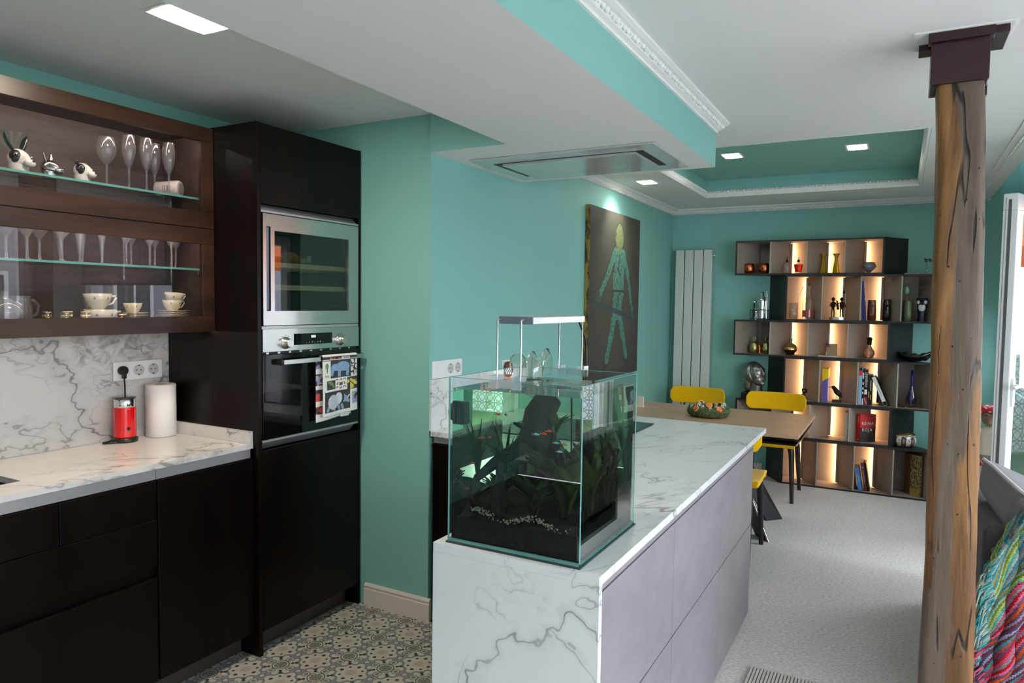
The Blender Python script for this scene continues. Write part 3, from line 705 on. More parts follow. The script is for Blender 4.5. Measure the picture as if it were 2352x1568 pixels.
hm = MB(); hm.box(TX+.034, TX+.044, 2.135, 2.640, 1.226, 1.246); hm.box(TX+.003, TX+.036, 2.128, 2.150, 1.224, 1.247, 1); hm.box(TX+.003, TX+.036, 2.622, 2.640, 1.224, 1.247, 1)
hm.obj('handle', [STEEL, BLACK], od, bevel=.0015)

# tea towel with animal print over the oven handle
BLK, WHT = (.012, .012, .014), (.80, .79, .76)
def ell(u, v, cu, cv, ru, rv, rot=0):
    a = u-cu; b = v-cv; c, s = math.cos(rot), math.sin(rot); return ((a*c+b*s)/ru)**2 + ((-a*s+b*c)/rv)**2 < 1
def seg(u, v, x0, y0, x1, y1, w):
    dx, dy = x1-x0, y1-y0; t = max(0, min(1, ((u-x0)*dx+(v-y0)*dy)/(dx*dx+dy*dy+1e-9))); return math.hypot(u-x0-t*dx, (v-y0-t*dy)*1.15) < w
def rect(u, v, x0, x1, y0, y1): return x0 < u < x1 and y0 < v < y1
def towel_col(u, v):
    """u across, v from hem (0) to handle (1)"""
    r = random.random(); BLU = (.16+.10*r, .30+.12*r, .50+.12*r); GRY = (.42+.25*r, .46+.25*r, .52+.25*r); GRN = (.14, .24, .06); YEL = (.72, .56, .06); RED = (.60, .03, .03); LIL = (.30, .32, .52)
    if v < .055: return WHT
    if rect(u, v, .06, .78, .06, .40):
        if ell(u, v, .30, .22, .16, .125): return GRY
        if ell(u, v, .46, .27, .10, .105): return (.55+.2*r, .58+.2*r, .64+.2*r)
        if ell(u, v, .50, .27, .115, .115): return BLK
        if ell(u, v, .62, .25, .08, .06) or seg(u, v, .62, .24, .73, .20, .035): return BLU
        if seg(u, v, .70, .25, .75, .30, .012) or seg(u, v, .65, .27, .62, .31, .012): return WHT
        for x in (.16, .30, .45, .55):
            if seg(u, v, x, .15, x+(-.03 if x < .3 else .03), .09, .03): return LIL
        return BLK
    if rect(u, v, .78, 1, .10, .37):
        if rect(u, v, .84, 1, .13, .34): return BLK if (ell(u, v, .93, .25, .03, .05) or ell(u, v, .97, .28, .05, .03)) else (YEL if ell(u, v, .90, .30, .04, .015) else LIL)
        return WHT
    if rect(u, v, .70, 1, .39, .62):
        if seg(u, v, .72, .54, .82, .56, .03) or ell(u, v, .92, .51, .14, .05) or seg(u, v, .80, .52, .81, .42, .028) or seg(u, v, .86, .5, .86, .42, .022):
            return BLK if (int(u*26)+int(v*38)) % 5 == 0 and v > .46 else YEL
        return BLK
    if rect(u, v, .08, .69, .41, .62):
        if rect(u, v, .11, .36, .44, .60):
            if ell(u, v, .24, .545, .075, .035, -.4) or seg(u, v, .30, .52, .31, .465, .022) or ell(u, v, .17, .57, .035, .02): return GRN
            return BLK
        if rect(u, v, .47, .57, .49, .55): return BLK if rect(u, v, .505, .535, .505, .535) else GRN
        dd = abs(u-.52)/.115 + abs(v-.52)/.085
        if .82 < dd < 1.12 and (abs(u-.52) < .035 or abs(v-.52) < .022): return RED
        for x in (.41, .62):
            for y in (.455, .585):
                if (abs(u-x) < .035 and abs(v-y) < .018) and not (abs(u-x) < .018 and abs(v-y) < .009): return BLK
        return WHT
    if rect(u, v, .22, .80, .63, .93):
        if ell(u, v, .58, .82, .19, .085) or ell(u, v, .36, .81, .12, .065) or seg(u, v, .29, .79, .26, .71, .05) or seg(u, v, .48, .77, .47, .68, .045) or seg(u, v, .71, .78, .70, .68, .042): return BLU
        return BLK
    if rect(u, v, .80, 1, .64, .93):
        return BLK if noise.noise(Vector((u*22, v*22, 3))) > .12 or seg(u, v, .9, .66, .92, .9, .018) else WHT
    if rect(u, v, 0, .22, .63, .93):
        if rect(u, v, .05, .19, .64, .70): return YEL if (abs(u-.12) < .035 and abs(v-.67) < .02) else (BLK if rect(u, v, .07, .17, .65, .69) else WHT)
        if ell(u, v, .12, .84, .045, .05): return GRN
        if seg(u, v, .12, .79, .12, .74, .014): return BLK
        return WHT
    if v >= .93:
        if ell(u, v, .30, .965, .06, .015) or ell(u, v, .48, .965, .06, .015): return RED
        if rect(u, v, .58, .76, .95, .985): return (.35, .35, .35)
        return WHT if .94 < v < .95 or rect(u, v, .22, .78, .945, .99) and not rect(u, v, .24, .54, .95, .985) else BLK
    return WHT
TWX = TX+.0462
tw = thing('tea_towel', 'printed tea towel with animals hanging over the oven handle', 'towel', (0, 0, 0))
def tw_front(u, v):
    y = 2.352 + .228*u; z = .985 + (1.244-.985)*v - .012*(1-v)*(1-u)
    return (TWX+.004+.004*math.sin(u*9+v*2)*(1-v), y, z)
painted('front_layer', PRINT, 72, 84, tw_front, towel_col, tw, solid=.002)
def tw_over(u, v):
    a = PI*v; return (TX+.0385+.0118*math.cos(a), 2.352+.228*u, 1.2445+.009*math.sin(a))
MB().grid(tw_over, 8, 10).obj('fold_over_handle', pm('towel_white', (.78, .77, .74), .9), tw)
def back_col(u, v): return WHT if (v < .12 or int(v*16) % 4 == 0) else (BLK if noise.noise(Vector((u*9, v*14, 1))) > -.05 else (.30, .32, .5) if v > .5 else (.6, .05, .04))
painted('back_layer', PRINT, 30, 50, lambda u, v: (TX+.026+.004*math.sin(u*7), 2.335+.225*u, .950+.015*u+(1.2445-.950-.015*u)*v), back_col, tw, solid=.002)
MB().box(TX+.0275, TX+.0285, 2.49, 2.548, .958, .985).obj('care_tag', WHITEPL, tw)

# counter things
fr = thing('milk_frother', 'red ribbed milk frother with chrome collar on a black base', 'milk frother', (-2.806, 1.785, .902)); fr.scale = (1.18,)*3
MB().lathe([(.040, 0), (.041, .003), (.041, .012), (.036, .016)], 32).obj('base', pm('frother_base', (.012, .012, .012), .35), fr)
MB().lathe([(.034, .0165)] + [(.0355 + (.0008 if k % 2 else 0), .018 + .0035*k) for k in range(30)] + [(.034, .1225)], 36).obj('ribbed_body', pm('gloss_red', srgb(214, 8, 14), .22, Coat_Weight=.5), fr)
MB().lathe([(.0335, .1228), (.0345, .126), (.0345, .148), (.032, .152)], 32).obj('collar', CHROME, fr)
MB().lathe([(.036, .1523), (.0365, .155), (.036, .158), (.02, .159)], 32).obj('lid', thin_glass('smoked_lid', (.45, .45, .47), 1.5, haze=.1), fr)
MB().tube([(.035, -.01, .05), (.0375, -.01, .05)], .006, 12).obj('button', BLACK, fr)
cd = MB(); pts = []
for k in range(21):
    t = k/20; pts.append((-2.850+.045*math.sin(t*PI)*.2+.03*t*t, 1.807-.008*t-.014*math.sin(t*PI*.6), 1.178-.271*min(1, t*1.0)))
cd.tube([(-2.838, 1.806, 1.166), (-2.838, 1.808, 1.13), (-2.839, 1.809, 1.06), (-2.840, 1.800, .98), (-2.838, 1.77, .915), (-2.836, 1.735, .9055), (-2.828, 1.705, .906), (-2.815, 1.70, .906), (-2.80, 1.72, .9065), (-2.79, 1.745, .907)], .0035, 8)
cord = thing('power_cord', 'black power cord and round plug leading down to the red frother', 'cord', (0, 0, 0))
cd.obj('cable', BLACK, cord)
pg = MB()
pg.lathe([(.017, 0), (.019, .006), (.019, .022), (.013, .028)], 20)
for v in range(len(pg.v)): a_, b_, c_ = pg.v[v]; pg.v[v] = (-2.8595+c_, 1.807+a_, 1.193+b_)
pg.box(-2.846, -2.832, 1.801, 1.813, 1.160, 1.185); pg.obj('plug', BLACK, cord)
def socket_plate(label, loc, axis_y0, axis_y1, z0, z1, xs, socks, nm='wall_socket'):
    t = thing(nm, label, 'socket', (0, 0, 0))
    MB().box(xs, xs+.008, axis_y0, axis_y1, z0, z1).obj('cover_plate', WHITEPL, t, bevel=.002)
    MB().box(xs+.008, xs+.0092, axis_y0+.006, axis_y1-.006, z0+.009, z1-.009).obj('insert', WHITEPL, t, bevel=.0005)
    for y in socks:
        zc = (z0+z1)/2; m = MB()
        m.lathe([(.024, 0), (.024, .0016), (.0215, .0016), (.0205, -.0004), (.0, -.0004)], 24, sm=False)
        for v in range(len(m.v)): a_, b_, c_ = m.v[v]; m.v[v] = (xs+.0094+c_, y+a_, zc+b_)
        so_ = m.obj('socket_well', pm('socket_shade', (.52, .52, .53), .35), t)  # white plastic greyed: shading of the recess is put into the colour
        q = MB()
        for (aa, bb, rr) in ((-.0095, 0, .0028), (.0095, 0, .0028)): q.tube([(xs+.0088, y+aa, zc+bb), (xs+.0096, y+aa, zc+bb)], rr, 10)
        q.box(xs+.009, xs+.0112, y-.003, y+.003, zc+.017, zc+.021); q.box(xs+.009, xs+.0112, y-.003, y+.003, zc-.021, zc-.017)
        q.obj('contact_holes', BLACK, so_)
    return t
socket_plate('white triple socket plate on the marble backsplash with a plug in it', None, 1.774, 1.995, 1.150, 1.229, -2.868, (1.885, 1.952))
socket_plate('white double socket plate on the teal wall beside the glass aquarium', None, 2.687, 2.935, 1.140, 1.222, -1.895, (2.83, 2.895))
pr = thing('paper_roll', 'white kitchen paper roll standing on the marble worktop', 'paper roll', (-2.800, 1.945, .902)); pr.scale = (1.12, 1.12, 1.0)
pt = NT('embossed_paper'); vn = pt.n('ShaderNodeTexVoronoi'); pt.l(pt.coord(), vn.inputs['Vector']); vn.inputs['Scale'].default_value = 190; pt.base((.82, .81, .80)); pt.set(.9); pt.bump(vn.outputs['Distance'], .5, .002)
MB().lathe([(.021, .003), (.052, .001), (.0545, .004), (.0545, .222), (.052, .226), (.021, .2265), (.021, .003)], 40, close=False).obj('paper_sheets', pt.m, pr)
MB().lathe([(.0205, .0), (.0205, .2266), (.019, .2266), (.019, 0), (.0205, 0)], 24, close=False).obj('cardboard_core', pm('cardboard', (.42, .32, .22), .9), pr)
# ================================================================== things inside the glazed cabinet
ZS = 1.9203
def lathe_thing(name, label, cat, loc, parts, group=None, n=20, rz=0):
    t = thing(name, label, cat, loc, rz, group)
    for pn, prof, mat in parts: MB().lathe(prof, n).obj(pn, mat, t)
    return t
STEMG = thin_glass('crystal', (.90, .91, .92), 2.6, ior=1.6, haze=.06)
def stemware(label, loc, kind, group, s=1.0):
    bowl = {'wine': [(.004, .085), (.018, .10), (.033, .125), (.036, .15), (.031, .175), (.026, .19)], 'flute': [(.004, .085), (.014, .105), (.024, .14), (.026, .165), (.023, .20), (.021, .215)],
            'martini': [(.003, .085), (.02, .105), (.055, .15)]}[kind]
    return lathe_thing({'wine': 'wine_glass', 'flute': 'champagne_flute', 'martini': 'martini_glass'}[kind], label, 'glass', loc,
        [('foot', [(.031*s, 0), (.031*s, .0015), (.010*s, .005)], STEMG), ('stem', [(.006, .005), (.0042, .02), (.0035, .06), (.005, .085)], STEMG), ('bowl', [(r*s, z) for r, z in bowl], STEMG)], group)
stemware('wide martini glass behind the rabbit-head pot', (-2.77, 1.36, ZS), 'martini', None, 1.0)
stemware('round-bowled wine glass left of the champagne flutes', (-2.69, 1.655, ZS), 'wine', None)
GF = 'champagne flutes on the upper glass shelf'
for lab, x, y in (('champagne flute next to the round-bowled wine glass', -2.69, 1.745), ('second champagne flute from the wine glass', -2.68, 1.812), ('champagne flute at the back, third from the wine glass', -2.735, 1.885), ('champagne flute nearest the white hand blender', -2.67, 1.905)):
    stemware(lab, (x, y, ZS), 'flute', GF)
CER = pm('glazed_white', (.78, .74, .66), .12, var=.03); CERB = pm('glazed_black', (.010, .010, .011), .1); SILV = pm('silver_cast', (.62, .61, .58), .18, 1.0)
def animal_pot(name, label, loc, rz, body, patch, ears, s=1.0, eye=True):
    t = thing(name, label, 'ceramic pot', loc, rz, 'animal-head pots in the glazed cabinet'); t.scale = (s,)*3
    # head looks along +x; collar below, muzzle forward
    hd = MB(); hd.ball((0, 0, .050), (.036, .034, .036), 20, 14, fn=lambda p: Vector((p.x*(1.0 if p.x < 0 else 1.0+.35*p.x), p.y*(1-.28*max(0, p.x)), p.z-.25*max(0, p.x)**2)))
    hd.obj('head', body, t); MB().lathe([(.030, 0), (.031, .004), (.033, .03)], 24).obj('collar', body, t)
    MB().ball((.046, 0, .034), (.018, .020, .015), 14, 10).obj('muzzle', body, t)
    MB().ball((.0625, 0, .040), (.004, .007, .004), 8, 6).obj('nose', CERB if body is not SILV else SILV, t)
    for sg in (-1, 1):
        if patch: MB().ball((.004, sg*.0185, .054), (.024, .0165, .026), 16, 10).obj('dark_patch', CERB, t)
        if eye: MB().ball((.024, sg*.0325, .062), .0032, 8, 6).obj('eye', CER if patch else CERB, t)
        e = MB()
        if ears == 'long': e.tube([(-.005, sg*.018, .078), (-.010, sg*.032, .100), (-.012, sg*.042, .125), (-.010, sg*.046, .140)], [.008, .013, .011, .002], 10, flat=(1, .45))
        elif ears == 'mid': e.tube([(-.004, sg*.016, .078), (-.008, sg*.024, .095), (-.008, sg*.028, .115)], [.007, .009, .002], 10, flat=(1, .5))
        else: e.ball((-.004, sg*.030, .084), (.007, .012, .012), 12, 8)
        e.obj('ear', CERB if patch else body, t)
    return t
animal_pot('rabbit_pot', 'black and cream rabbit-head pot with tall ears on the glass shelf', (-2.67, 1.335, ZS), .35, CER, True, 'long', .95)
animal_pot('donkey_pot', 'small silver donkey-head pot between the rabbit and panda heads', (-2.69, 1.445, ZS), .5, SILV, False, 'mid', .78)
animal_pot('panda_pot', 'black and white panda-head pot beside the wine glass', (-2.66, 1.545, ZS), .45, CER, True, 'round', .82)
hb = thing('hand_blender', 'white handheld appliance lying at the end of the upper shelf', 'appliance', (-2.70, 1.965, ZS+.042), (0, math.radians(-8), math.radians(75)))
hb.location = (-2.725, 1.945, ZS+.036)
hb.rotation_euler = (0, 0, math.radians(28))
WP2 = pm('appliance_white', (.66, .58, .56), .35)
MB().tube([(-.055, 0, 0), (-.05, 0, 0), (.04, 0, .004), (.048, 0, .004)], [.026, .031, .034, .030], 24).obj('body', WP2, hb)
MB().tube([(.048, 0, .004), (.052, 0, .004)], .023, 20).obj('end_cap', pm('cap_grey', (.30, .28, .28), .4), hb)
for k in range(5): MB().box(-.012+.007*k, -.009+.007*k, -.034, -.0325, -.012, .012).obj('vent_slot', pm('vent_dark', (.25, .22, .22), .5), hb)
# stemmed glasses on the lower glass shelf
ZL = 1.6253; GL = 'stemmed glasses on the lower glass shelf'
ys = [1.318, 1.350, 1.427, 1.466, 1.498, 1.530, 1.580, 1.613, 1.655, 1.709, 1.774, 1.808, 1.878, 1.905, 1.975]
def short_stem(kind):
    if kind == 0: return [('foot', [(.026, 0), (.026, .0015), (.008, .006)], STEMG), ('stem', [(.0075, .006), (.0055, .012), (.0055, .075), (.010, .085)], STEMG), ('bowl', [(.010, .085), (.026, .105), (.031, .145)], STEMG)]
    if kind == 1: return [('foot', [(.024, 0), (.024, .0015), (.006, .006)], STEMG), ('stem', [(.005, .006), (.0035, .014), (.006, .04), (.012, .085)], STEMG), ('bowl', [(.012, .085), (.018, .12), (.021, .145)], STEMG)]
    return [('foot', [(.022, 0), (.022, .0015), (.006, .005)], STEMG), ('stem', [(.0055, .005), (.0048, .012), (.0048, .08), (.008, .088)], STEMG), ('bowl', [(.008, .088), (.019, .11), (.021, .14)], STEMG)]
protos = [None]*3
for k, y in enumerate(ys):
    kd = 0 if k < 4 else 1 if k in (4, 5, 6, 8) else 2
    od_ = ('first', 'second', 'third', 'fourth', 'fifth', 'sixth', 'seventh', 'eighth', 'ninth', 'tenth', 'eleventh', 'twelfth', 'thirteenth', 'fourteenth', 'fifteenth')[14-k]
    lab = ('thick-stemmed goblet', 'trumpet-stemmed glass', 'thin-stemmed liqueur glass')[kd]+', '+od_+' from the tall oven unit on the lower glass shelf'
    loc = (-2.66 if k % 2 else -2.73, y, ZL)
    if protos[kd] is None: protos[kd] = lathe_thing('stemmed_glass', lab, 'glass', loc, short_stem(kd), GL, 16)
    else: copy_tree(protos[kd], None, loc, label=lab)
# crockery on the cabinet floor
ZB_ = 1.3853; CRM = pm('cream_china', (.72, .62, .44), .15, var=.03); GOLD = pm('gilt', (.70, .48, .18), .2, 1.0); CUPP = pm('china_print', (.20, .17, .16), .4)
fk = lathe_thing('glass_flask', 'round engraved glass flask at the cabinet end', 'flask', (-2.66, 1.275, ZB_), [('bulb', [(.02, 0), (.045, .012), (.058, .05), (.055, .075), (.03, .098), (.012, .108), (.011, .125), (.016, .13)], thin_glass('etched_glass', (.62, .60, .60), 2.2, .1, haze=.22))])
jg = lathe_thing('glass_jug', 'clear glass jug with a curved handle beside the flask', 'jug', (-2.75, 1.36, ZB_), [('body', [(.035, 0), (.045, .01), (.048, .06), (.040, .095), (.043, .115)], STEMG)])
MB().tube([(-.02, .046, .03), (-.02, .075, .05), (-.02, .082, .08), (-.02, .065, .10), (-.02, .042, .098)], .005, 8).obj('handle', STEMG, jg)
def cup(label, loc, rz, s=1.0, tilt=0, gold=False):
    t = thing('tea_cup', label, 'cup', loc, (0, tilt, rz), 'cream tea cups'); t.scale = (s,)*3
    MB().lathe([(.018, 0), (.019, .004), (.028, .014), (.036, .03), (.041, .05), (.0395, .0503), (.034, .03), (.02, .012), (0, .010)], 24, sm=True).obj('bowl', CRM, t)
    MB().tube([(0, .036, .042), (0, .058, .044), (0, .060, .038), (0, .047, .020), (0, .032, .016)], .0032, 8).obj('handle', CRM, t)
    for k in range(6):
        a = k*PI/3+.3; MB().ball((.0375*math.cos(a), .0375*math.sin(a), .036), (.003, .003, .004), 6, 4).obj('print_sprig', CUPP, t)
    return t
def plates(lab, x, y, n, r):
    for k in range(n):
        t = thing('saucer', lab.format(('bottom', 'second', 'third', 'fourth', 'fifth', 'sixth', 'seventh')[k]), 'saucer', (x, y, ZB_ + .0090*k), 0, 'cream saucers stacked in the cabinet')
        MB().lathe([(r*.55, 0), (r*.6, .002), (r*.98, .0085), (r, .0098), (r*.97, .0105), (r*.6, .0042), (0, .0040)], 28).obj('plate', CRM, t)
        MB().lathe([(r*.985, .0090), (r*1.004, .0100), (r*.985, .0108), (r*.97, .0105), (r*.985, .0090)], 28, close=False).obj('gilt_rim', GOLD, t)
plates('{} saucer from below in the stack nearer the wooden cabinet end', -2.66, 1.905, 7, .070)
plates('{} saucer from below in the stack near the gilt-striped cups', -2.68, 1.745, 6, .062)
zt = ZB_+.009*6+.0042
cup('cream cup standing on the taller saucer stack, lower one', (-2.66, 1.905, zt), 0, .95)
cup('cream cup nested in another on the taller saucer stack, tilted top one', (-2.66, 1.912, zt+.030), .1, .95, .10)
cup('cream cup on the lower saucer stack', (-2.68, 1.745, ZB_+.009*5+.0042), .6, .85)
cup('large cream cup with an angular handle on the cabinet floor', (-2.64, 1.590, ZB_), 0, 1.35)
cup('cream cup stacked on top of the large cup', (-2.645, 1.585, ZB_+.066), 0, 1.2, -.03)
for k in range(4):
    t = thing('gilt_cup', ('gilt-striped small cup next to the large cream cup', 'gilt-striped small cup at the back, beside the large cup', 'gilt-striped small cup toward the glass jug', 'gilt-striped small cup nearest the glass jug')[k], 'cup', (-2.63-.05*(k % 2), 1.530-.036*k, ZB_), 0, 'gilt-striped small cups')
    MB().lathe([(.014, 0), (.016, .003), (.0165, .060), (.0155, .0602), (.015, .006), (0, .005)], 16).obj('bowl', STEMG if k > 1 else CRM, t)
    for z in (.018, .034, .050): MB().lathe([(.0165, z), (.0172, z+.002), (.0172, z+.006), (.0165, z+.008)], 16, close=False).obj('gilt_band', GOLD, t)
cb = lathe_thing('copper_bowl', 'small copper lid between the cups and saucers', 'bowl', (-2.63, 1.665, ZB_), [('bowl', [(.010, .040), (.03, .043), (.028, .050), (.008, .056)], pm('copper_bright', (.72, .32, .16), .2, 1.0)), ('foot', [(.02, 0), (.012, .01), (.010, .040)], pm('copper_bright', (.72, .32, .16), .2, 1.0))])
# ================================================================== peninsula and bar
IX0, IX1, IY0, IYM, IY1, ZI = -1.002, -.557, 1.432, 2.665, 3.632, .90
it = thing('bar_worktop', 'white veined marble peninsula worktop with a waterfall end panel', 'worktop')
MB().prism([(IX0,IY0),(IX1,IY0),(IX1,IY1),(-1.884,IY1),(-1.884,IYM),(IX0,IYM)], ZI-.022, ZI).obj('slab', MARBLE2, it, bevel=.0012)
MB().box(IX0, IX1, IY0, IY0+.018, 0, ZI-.0222).obj('waterfall_panel', MARBLE2, it, bevel=.0008)
GX = -.595
splits = (IY0+.020, 2.165, 2.825, 3.52)
LB = ('grey stone-look base unit under the aquarium end of the bar', 'grey stone-look base unit in the middle of the bar', 'grey stone-look base unit at the table end of the bar')
for k in range(3):
    y0, y1 = splits[k], splits[k+1]
    u = thing('bar_cabinet', LB[k], 'cabinet', (0, 0, 0), 0, 'grey base units of the bar')
    MB().box(IX0+.01, GX-.021, y0+.001, y1-.001, .0, ZI-.0225).obj('carcass', CONC, u)
    MB().box(GX-.02, GX, y0+.0005, y1-.0005, .822, ZI-.0225).obj('fascia', CONC, u)
    MB().box(GX-.02, GX, y0+.0018, y1-.0018, .452, .816).obj('drawer', CONC, u, bevel=.001)
    MB().box(GX-.02, GX, y0+.0018, y1-.0018, .010, .447).obj('drawer', CONC, u, bevel=.001)
pc = thing('kitchen_cabinet', 'dark wenge base unit under the hob facing the kitchen', 'cabinet', (0, 0, 0))
MB().box(-1.88, IX0-.002, 2.70, 3.60, .10, ZI-.0225).obj('carcass', WENGE, pc)
MB().box(-1.878, IX0-.004, 2.678, 2.698, .102, .842).obj('door', WENGE, pc, bevel=.001)
MB().box(-1.878, IX0-.004, 2.684, 2.699, .846, .876).obj('grip_profile', ALU, pc)
MB().box(-1.878, IX0-.004, 2.74, 2.76, 0, .099).obj('plinth', TOE, pc)
tag(MB().box(-1.895, -1.885, 2.672, 3.632, ZI+.0003, 1.138).obj('backsplash_strip', MARBLE2), 'low marble splash strip on the teal wall behind the hob', 'backsplash')
hob = thing('hob', 'black glass hob on the marble peninsula', 'hob', (-1.36, 3.17, ZI))
MB().box(-.30, .30, -.26, .26, 0, .006).obj('glass_plate', pm('hob_glass', (.006, .010, .010), .05), hob, bevel=.002)
for x in (-.15, .15):
    for y in (-.12, .12): MB().lathe([(.075, .0061), (.077, .0063), (.079, .0061)], 32, (x, y, 0), close=False).obj('zone_ring', pm('zone_grey', (.18, .18, .18), .4), hob)
ns = thing('plug_lamp', 'white wall socket holding a domed brown plug-in lamp', 'lamp', (0, 0, 0))
MB().box(-1.895, -1.887, 3.345, 3.425, 1.10, 1.185).obj('cover_plate', WHITEPL, ns, bevel=.002)
MB().ball((-1.868, 3.375, 1.135), (.022, .034, .045), 20, 12).obj('brown_dome', pm('brown_bakelite', (.10, .035, .018), .25), ns)

# ================================================================== aquarium
AX0, AX1, AY0, AY1, AZ = -.971, -.615, 1.452, 1.826, 1.314
GT = .006
aq = thing('aquarium', 'rimless glass fish tank with dark planted water on the bar end', 'aquarium', (0, 0, 0))
AQG = thin_glass('tank_glass', (.95, .98, .975), 1.9)
b0 = ZI+.0045
MB().box(AX0-.004, AX1+.004, AY0-.004, AY1+.004, ZI+.0002, b0-.0005).obj('foam_mat', pm('dark_mat', (.03, .045, .05), .8), aq)
MB().box(AX0, AX1, AY0, AY1, b0, b0+GT).obj('bottom_pane', pm('bottom_glass_green', (.03, .16, .12), .1), aq)
P = [('pane', (AX0, AX1, AY0, AY0+GT)), ('pane', (AX0, AX1, AY1-GT, AY1)), ('pane', (AX0, AX0+GT, AY0+GT, AY1-GT)), ('pane', (AX1-GT, AX1, AY0+GT, AY1-GT))]
TE = NT('tank_edge'); TE.base((.20, .48, .43)); TE.set(.12); TE.b.inputs['Transmission Weight'].default_value = .35
for nm, (x0, x1, y0, y1) in P:
    po = MB().box(x0, x1, y0, y1, b0+GT, AZ).obj(nm, AQG, aq)
    e = MB(); q = .0004
    e.box(x0, x1, y0, y1, AZ, AZ+.0008)
    if x1-x0 > .1:
        for xx in (x0-q, x1-q): e.box(xx, xx+2*q, y0-q, y1+q, b0+GT, AZ)
        e.box(x0, x1, y0-q, y1+q, b0, b0+GT+.001)
    e.obj('polished_edge', TE.m, po)
WZ = 1.287; WX0, WX1, WY0, WY1 = AX0+GT+.0006, AX1-GT-.0006, AY0+GT+.0006, AY1-GT-.0006
wt_ = NT('tank_water'); wt_.t.nodes.remove(wt_.b)
gl = wt_.n('ShaderNodeBsdfGlass'); gl.inputs['IOR'].default_value = 1.33; gl.inputs['Roughness'].default_value = 0; gl.inputs['Color'].default_value = (1, 1, 1, 1); wt_.l(gl.outputs[0], wt_.out.inputs['Surface'])
va = wt_.n('ShaderNodeVolumeAbsorption'); va.inputs['Color'].default_value = (.62, .86, .62, 1); va.inputs['Density'].default_value = 4.5; wt_.l(va.outputs[0], wt_.out.inputs['Volume'])
MB().box(WX0, WX1, WY0, WY1, b0+GT+.0004, WZ).obj('water', wt_.m, aq)
SB = b0+GT+.002
def sub(u, v): return (WX0+.004+(WX1-WX0-.008)*u, WY0+.004+(WY1-WY0-.008)*v, SB+.055+.02*v+.018*noise.noise(Vector((u*5, v*5, 2)))+.02*u*v)
sg = MB().grid(sub, 24, 24); n0 = 25
base = [(WX0+.004, WY0+.004, SB), (WX1-.004, WY0+.004, SB), (WX1-.004, WY1-.004, SB), (WX0+.004, WY1-.004, SB)]
L = len(sg.v); sg.v += base
sg.f.append([L+3, L+2, L+1, L]); sg.mi.append(0); sg.sm.append(False)
for edge, (a, c) in (([i for i in range(25)], (L, L+1)), ([24*25+i for i in range(25)][::-1], (L+2, L+3)), ([25*i+24 for i in range(25)], (L+1, L+2)), ([25*i for i in range(25)][::-1], (L+3, L))):
    sg.f.append([a, c]+edge[::-1]); sg.mi.append(0); sg.sm.append(False)
sg.obj('substrate', pm('aqua_soil', (.006, .008, .006), .9, bump=.6, bscale=300), aq)
gr = MB(); random.seed(5)
for k in range(260):
    x = random.uniform(WX0+.05, WX1-.03); gr.ball((x, WY0+.010+random.random()*.03, SB+.060+random.random()*.012+.01*math.sin(x*40)), random.uniform(.0012, .0030), 5, 4)
tag(gr.obj('pale_gravel', pm('gravel_pale', (.40, .38, .30), .8), aq), kind='stuff')
# driftwood
DW = pm('driftwood_dark', (.010, .012, .012), .8, bump=.6, bscale=50)
dw = thing('driftwood', 'dark branching driftwood rooted in the aquarium soil', 'driftwood', (-.79, 1.65, SB+.05))
d_ = MB()
d_.tube([(.02, .02, -.01), (.02, .01, .07), (.015, .0, .15), (-.005, -.02, .20), (.0, -.01, .255), (.02, .02, .30)], [.036, .032, .030, .046, .040, .034], 14)
d_.tube([(0, -.02, .20), (-.05, -.05, .165), (-.10, -.07, .13), (-.15, -.08, .085)], [.030, .020, .015, .010], 10)
d_.tube([(0, -.02, .22), (-.03, -.04, .225), (-.055, -.055, .235)], [.016, .009, .003], 8)
d_.tube([(.02, 0, .20), (.06, -.02, .17), (.085, -.03, .11), (.08, -.03, .0)], [.026, .018, .014, .018], 10)
d_.tube([(.07, -.02, .17), (.10, -.01, .155), (.125, 0, .15)], [.008, .006, .004], 8)
d_.tube([(-.075, -.10, -.02), (-.075, -.10, .06), (-.072, -.10, .14)], [.024, .018, .007], 10)
d_.obj('wood', DW, dw)
# aquatic plants
def leafy(mb, base, h, n, w, spread, seed, curl=.5):
    random.seed(seed); base = Vector(base)
    for k in range(n):
        a = random.random()*2*PI; L_ = h*random.uniform(.6, 1.05); dx, dy = math.cos(a)*spread, math.sin(a)*spread; ww = w*random.uniform(.7, 1.2)
        def f(u, v, dx=dx, dy=dy, L_=L_, ww=ww):
            t = v; s_ = math.sin(PI*min(1, t*.92+.08))**.8; p = base+Vector((dx*t*t*L_, dy*t*t*L_, L_*t*(1-curl*.35*t*t)))
            side = Vector((-dy, dx, 0)).normalized() if (dx or dy) else Vector((1, 0, 0))
            p = p+side*((u-.5)*ww*s_); p.z += abs(u-.5)*ww*.3
            return (max(WX0+.004, min(WX1-.004, p.x)), max(WY0+.004, min(WY1-.004, p.y)), min(p.z, WZ-.004))
        mb.grid(f, 2, 7)
PLG = [pm('leaf_olive', (.040, .072, .010), .5, var=.5, scale=30), pm('leaf_green', (.022, .085, .015), .45, var=.4, scale=30), pm('leaf_brown', (.055, .028, .009), .55, var=.5, scale=30), pm('leaf_dark', (.018, .040, .010), .5, var=.4, scale=30)]
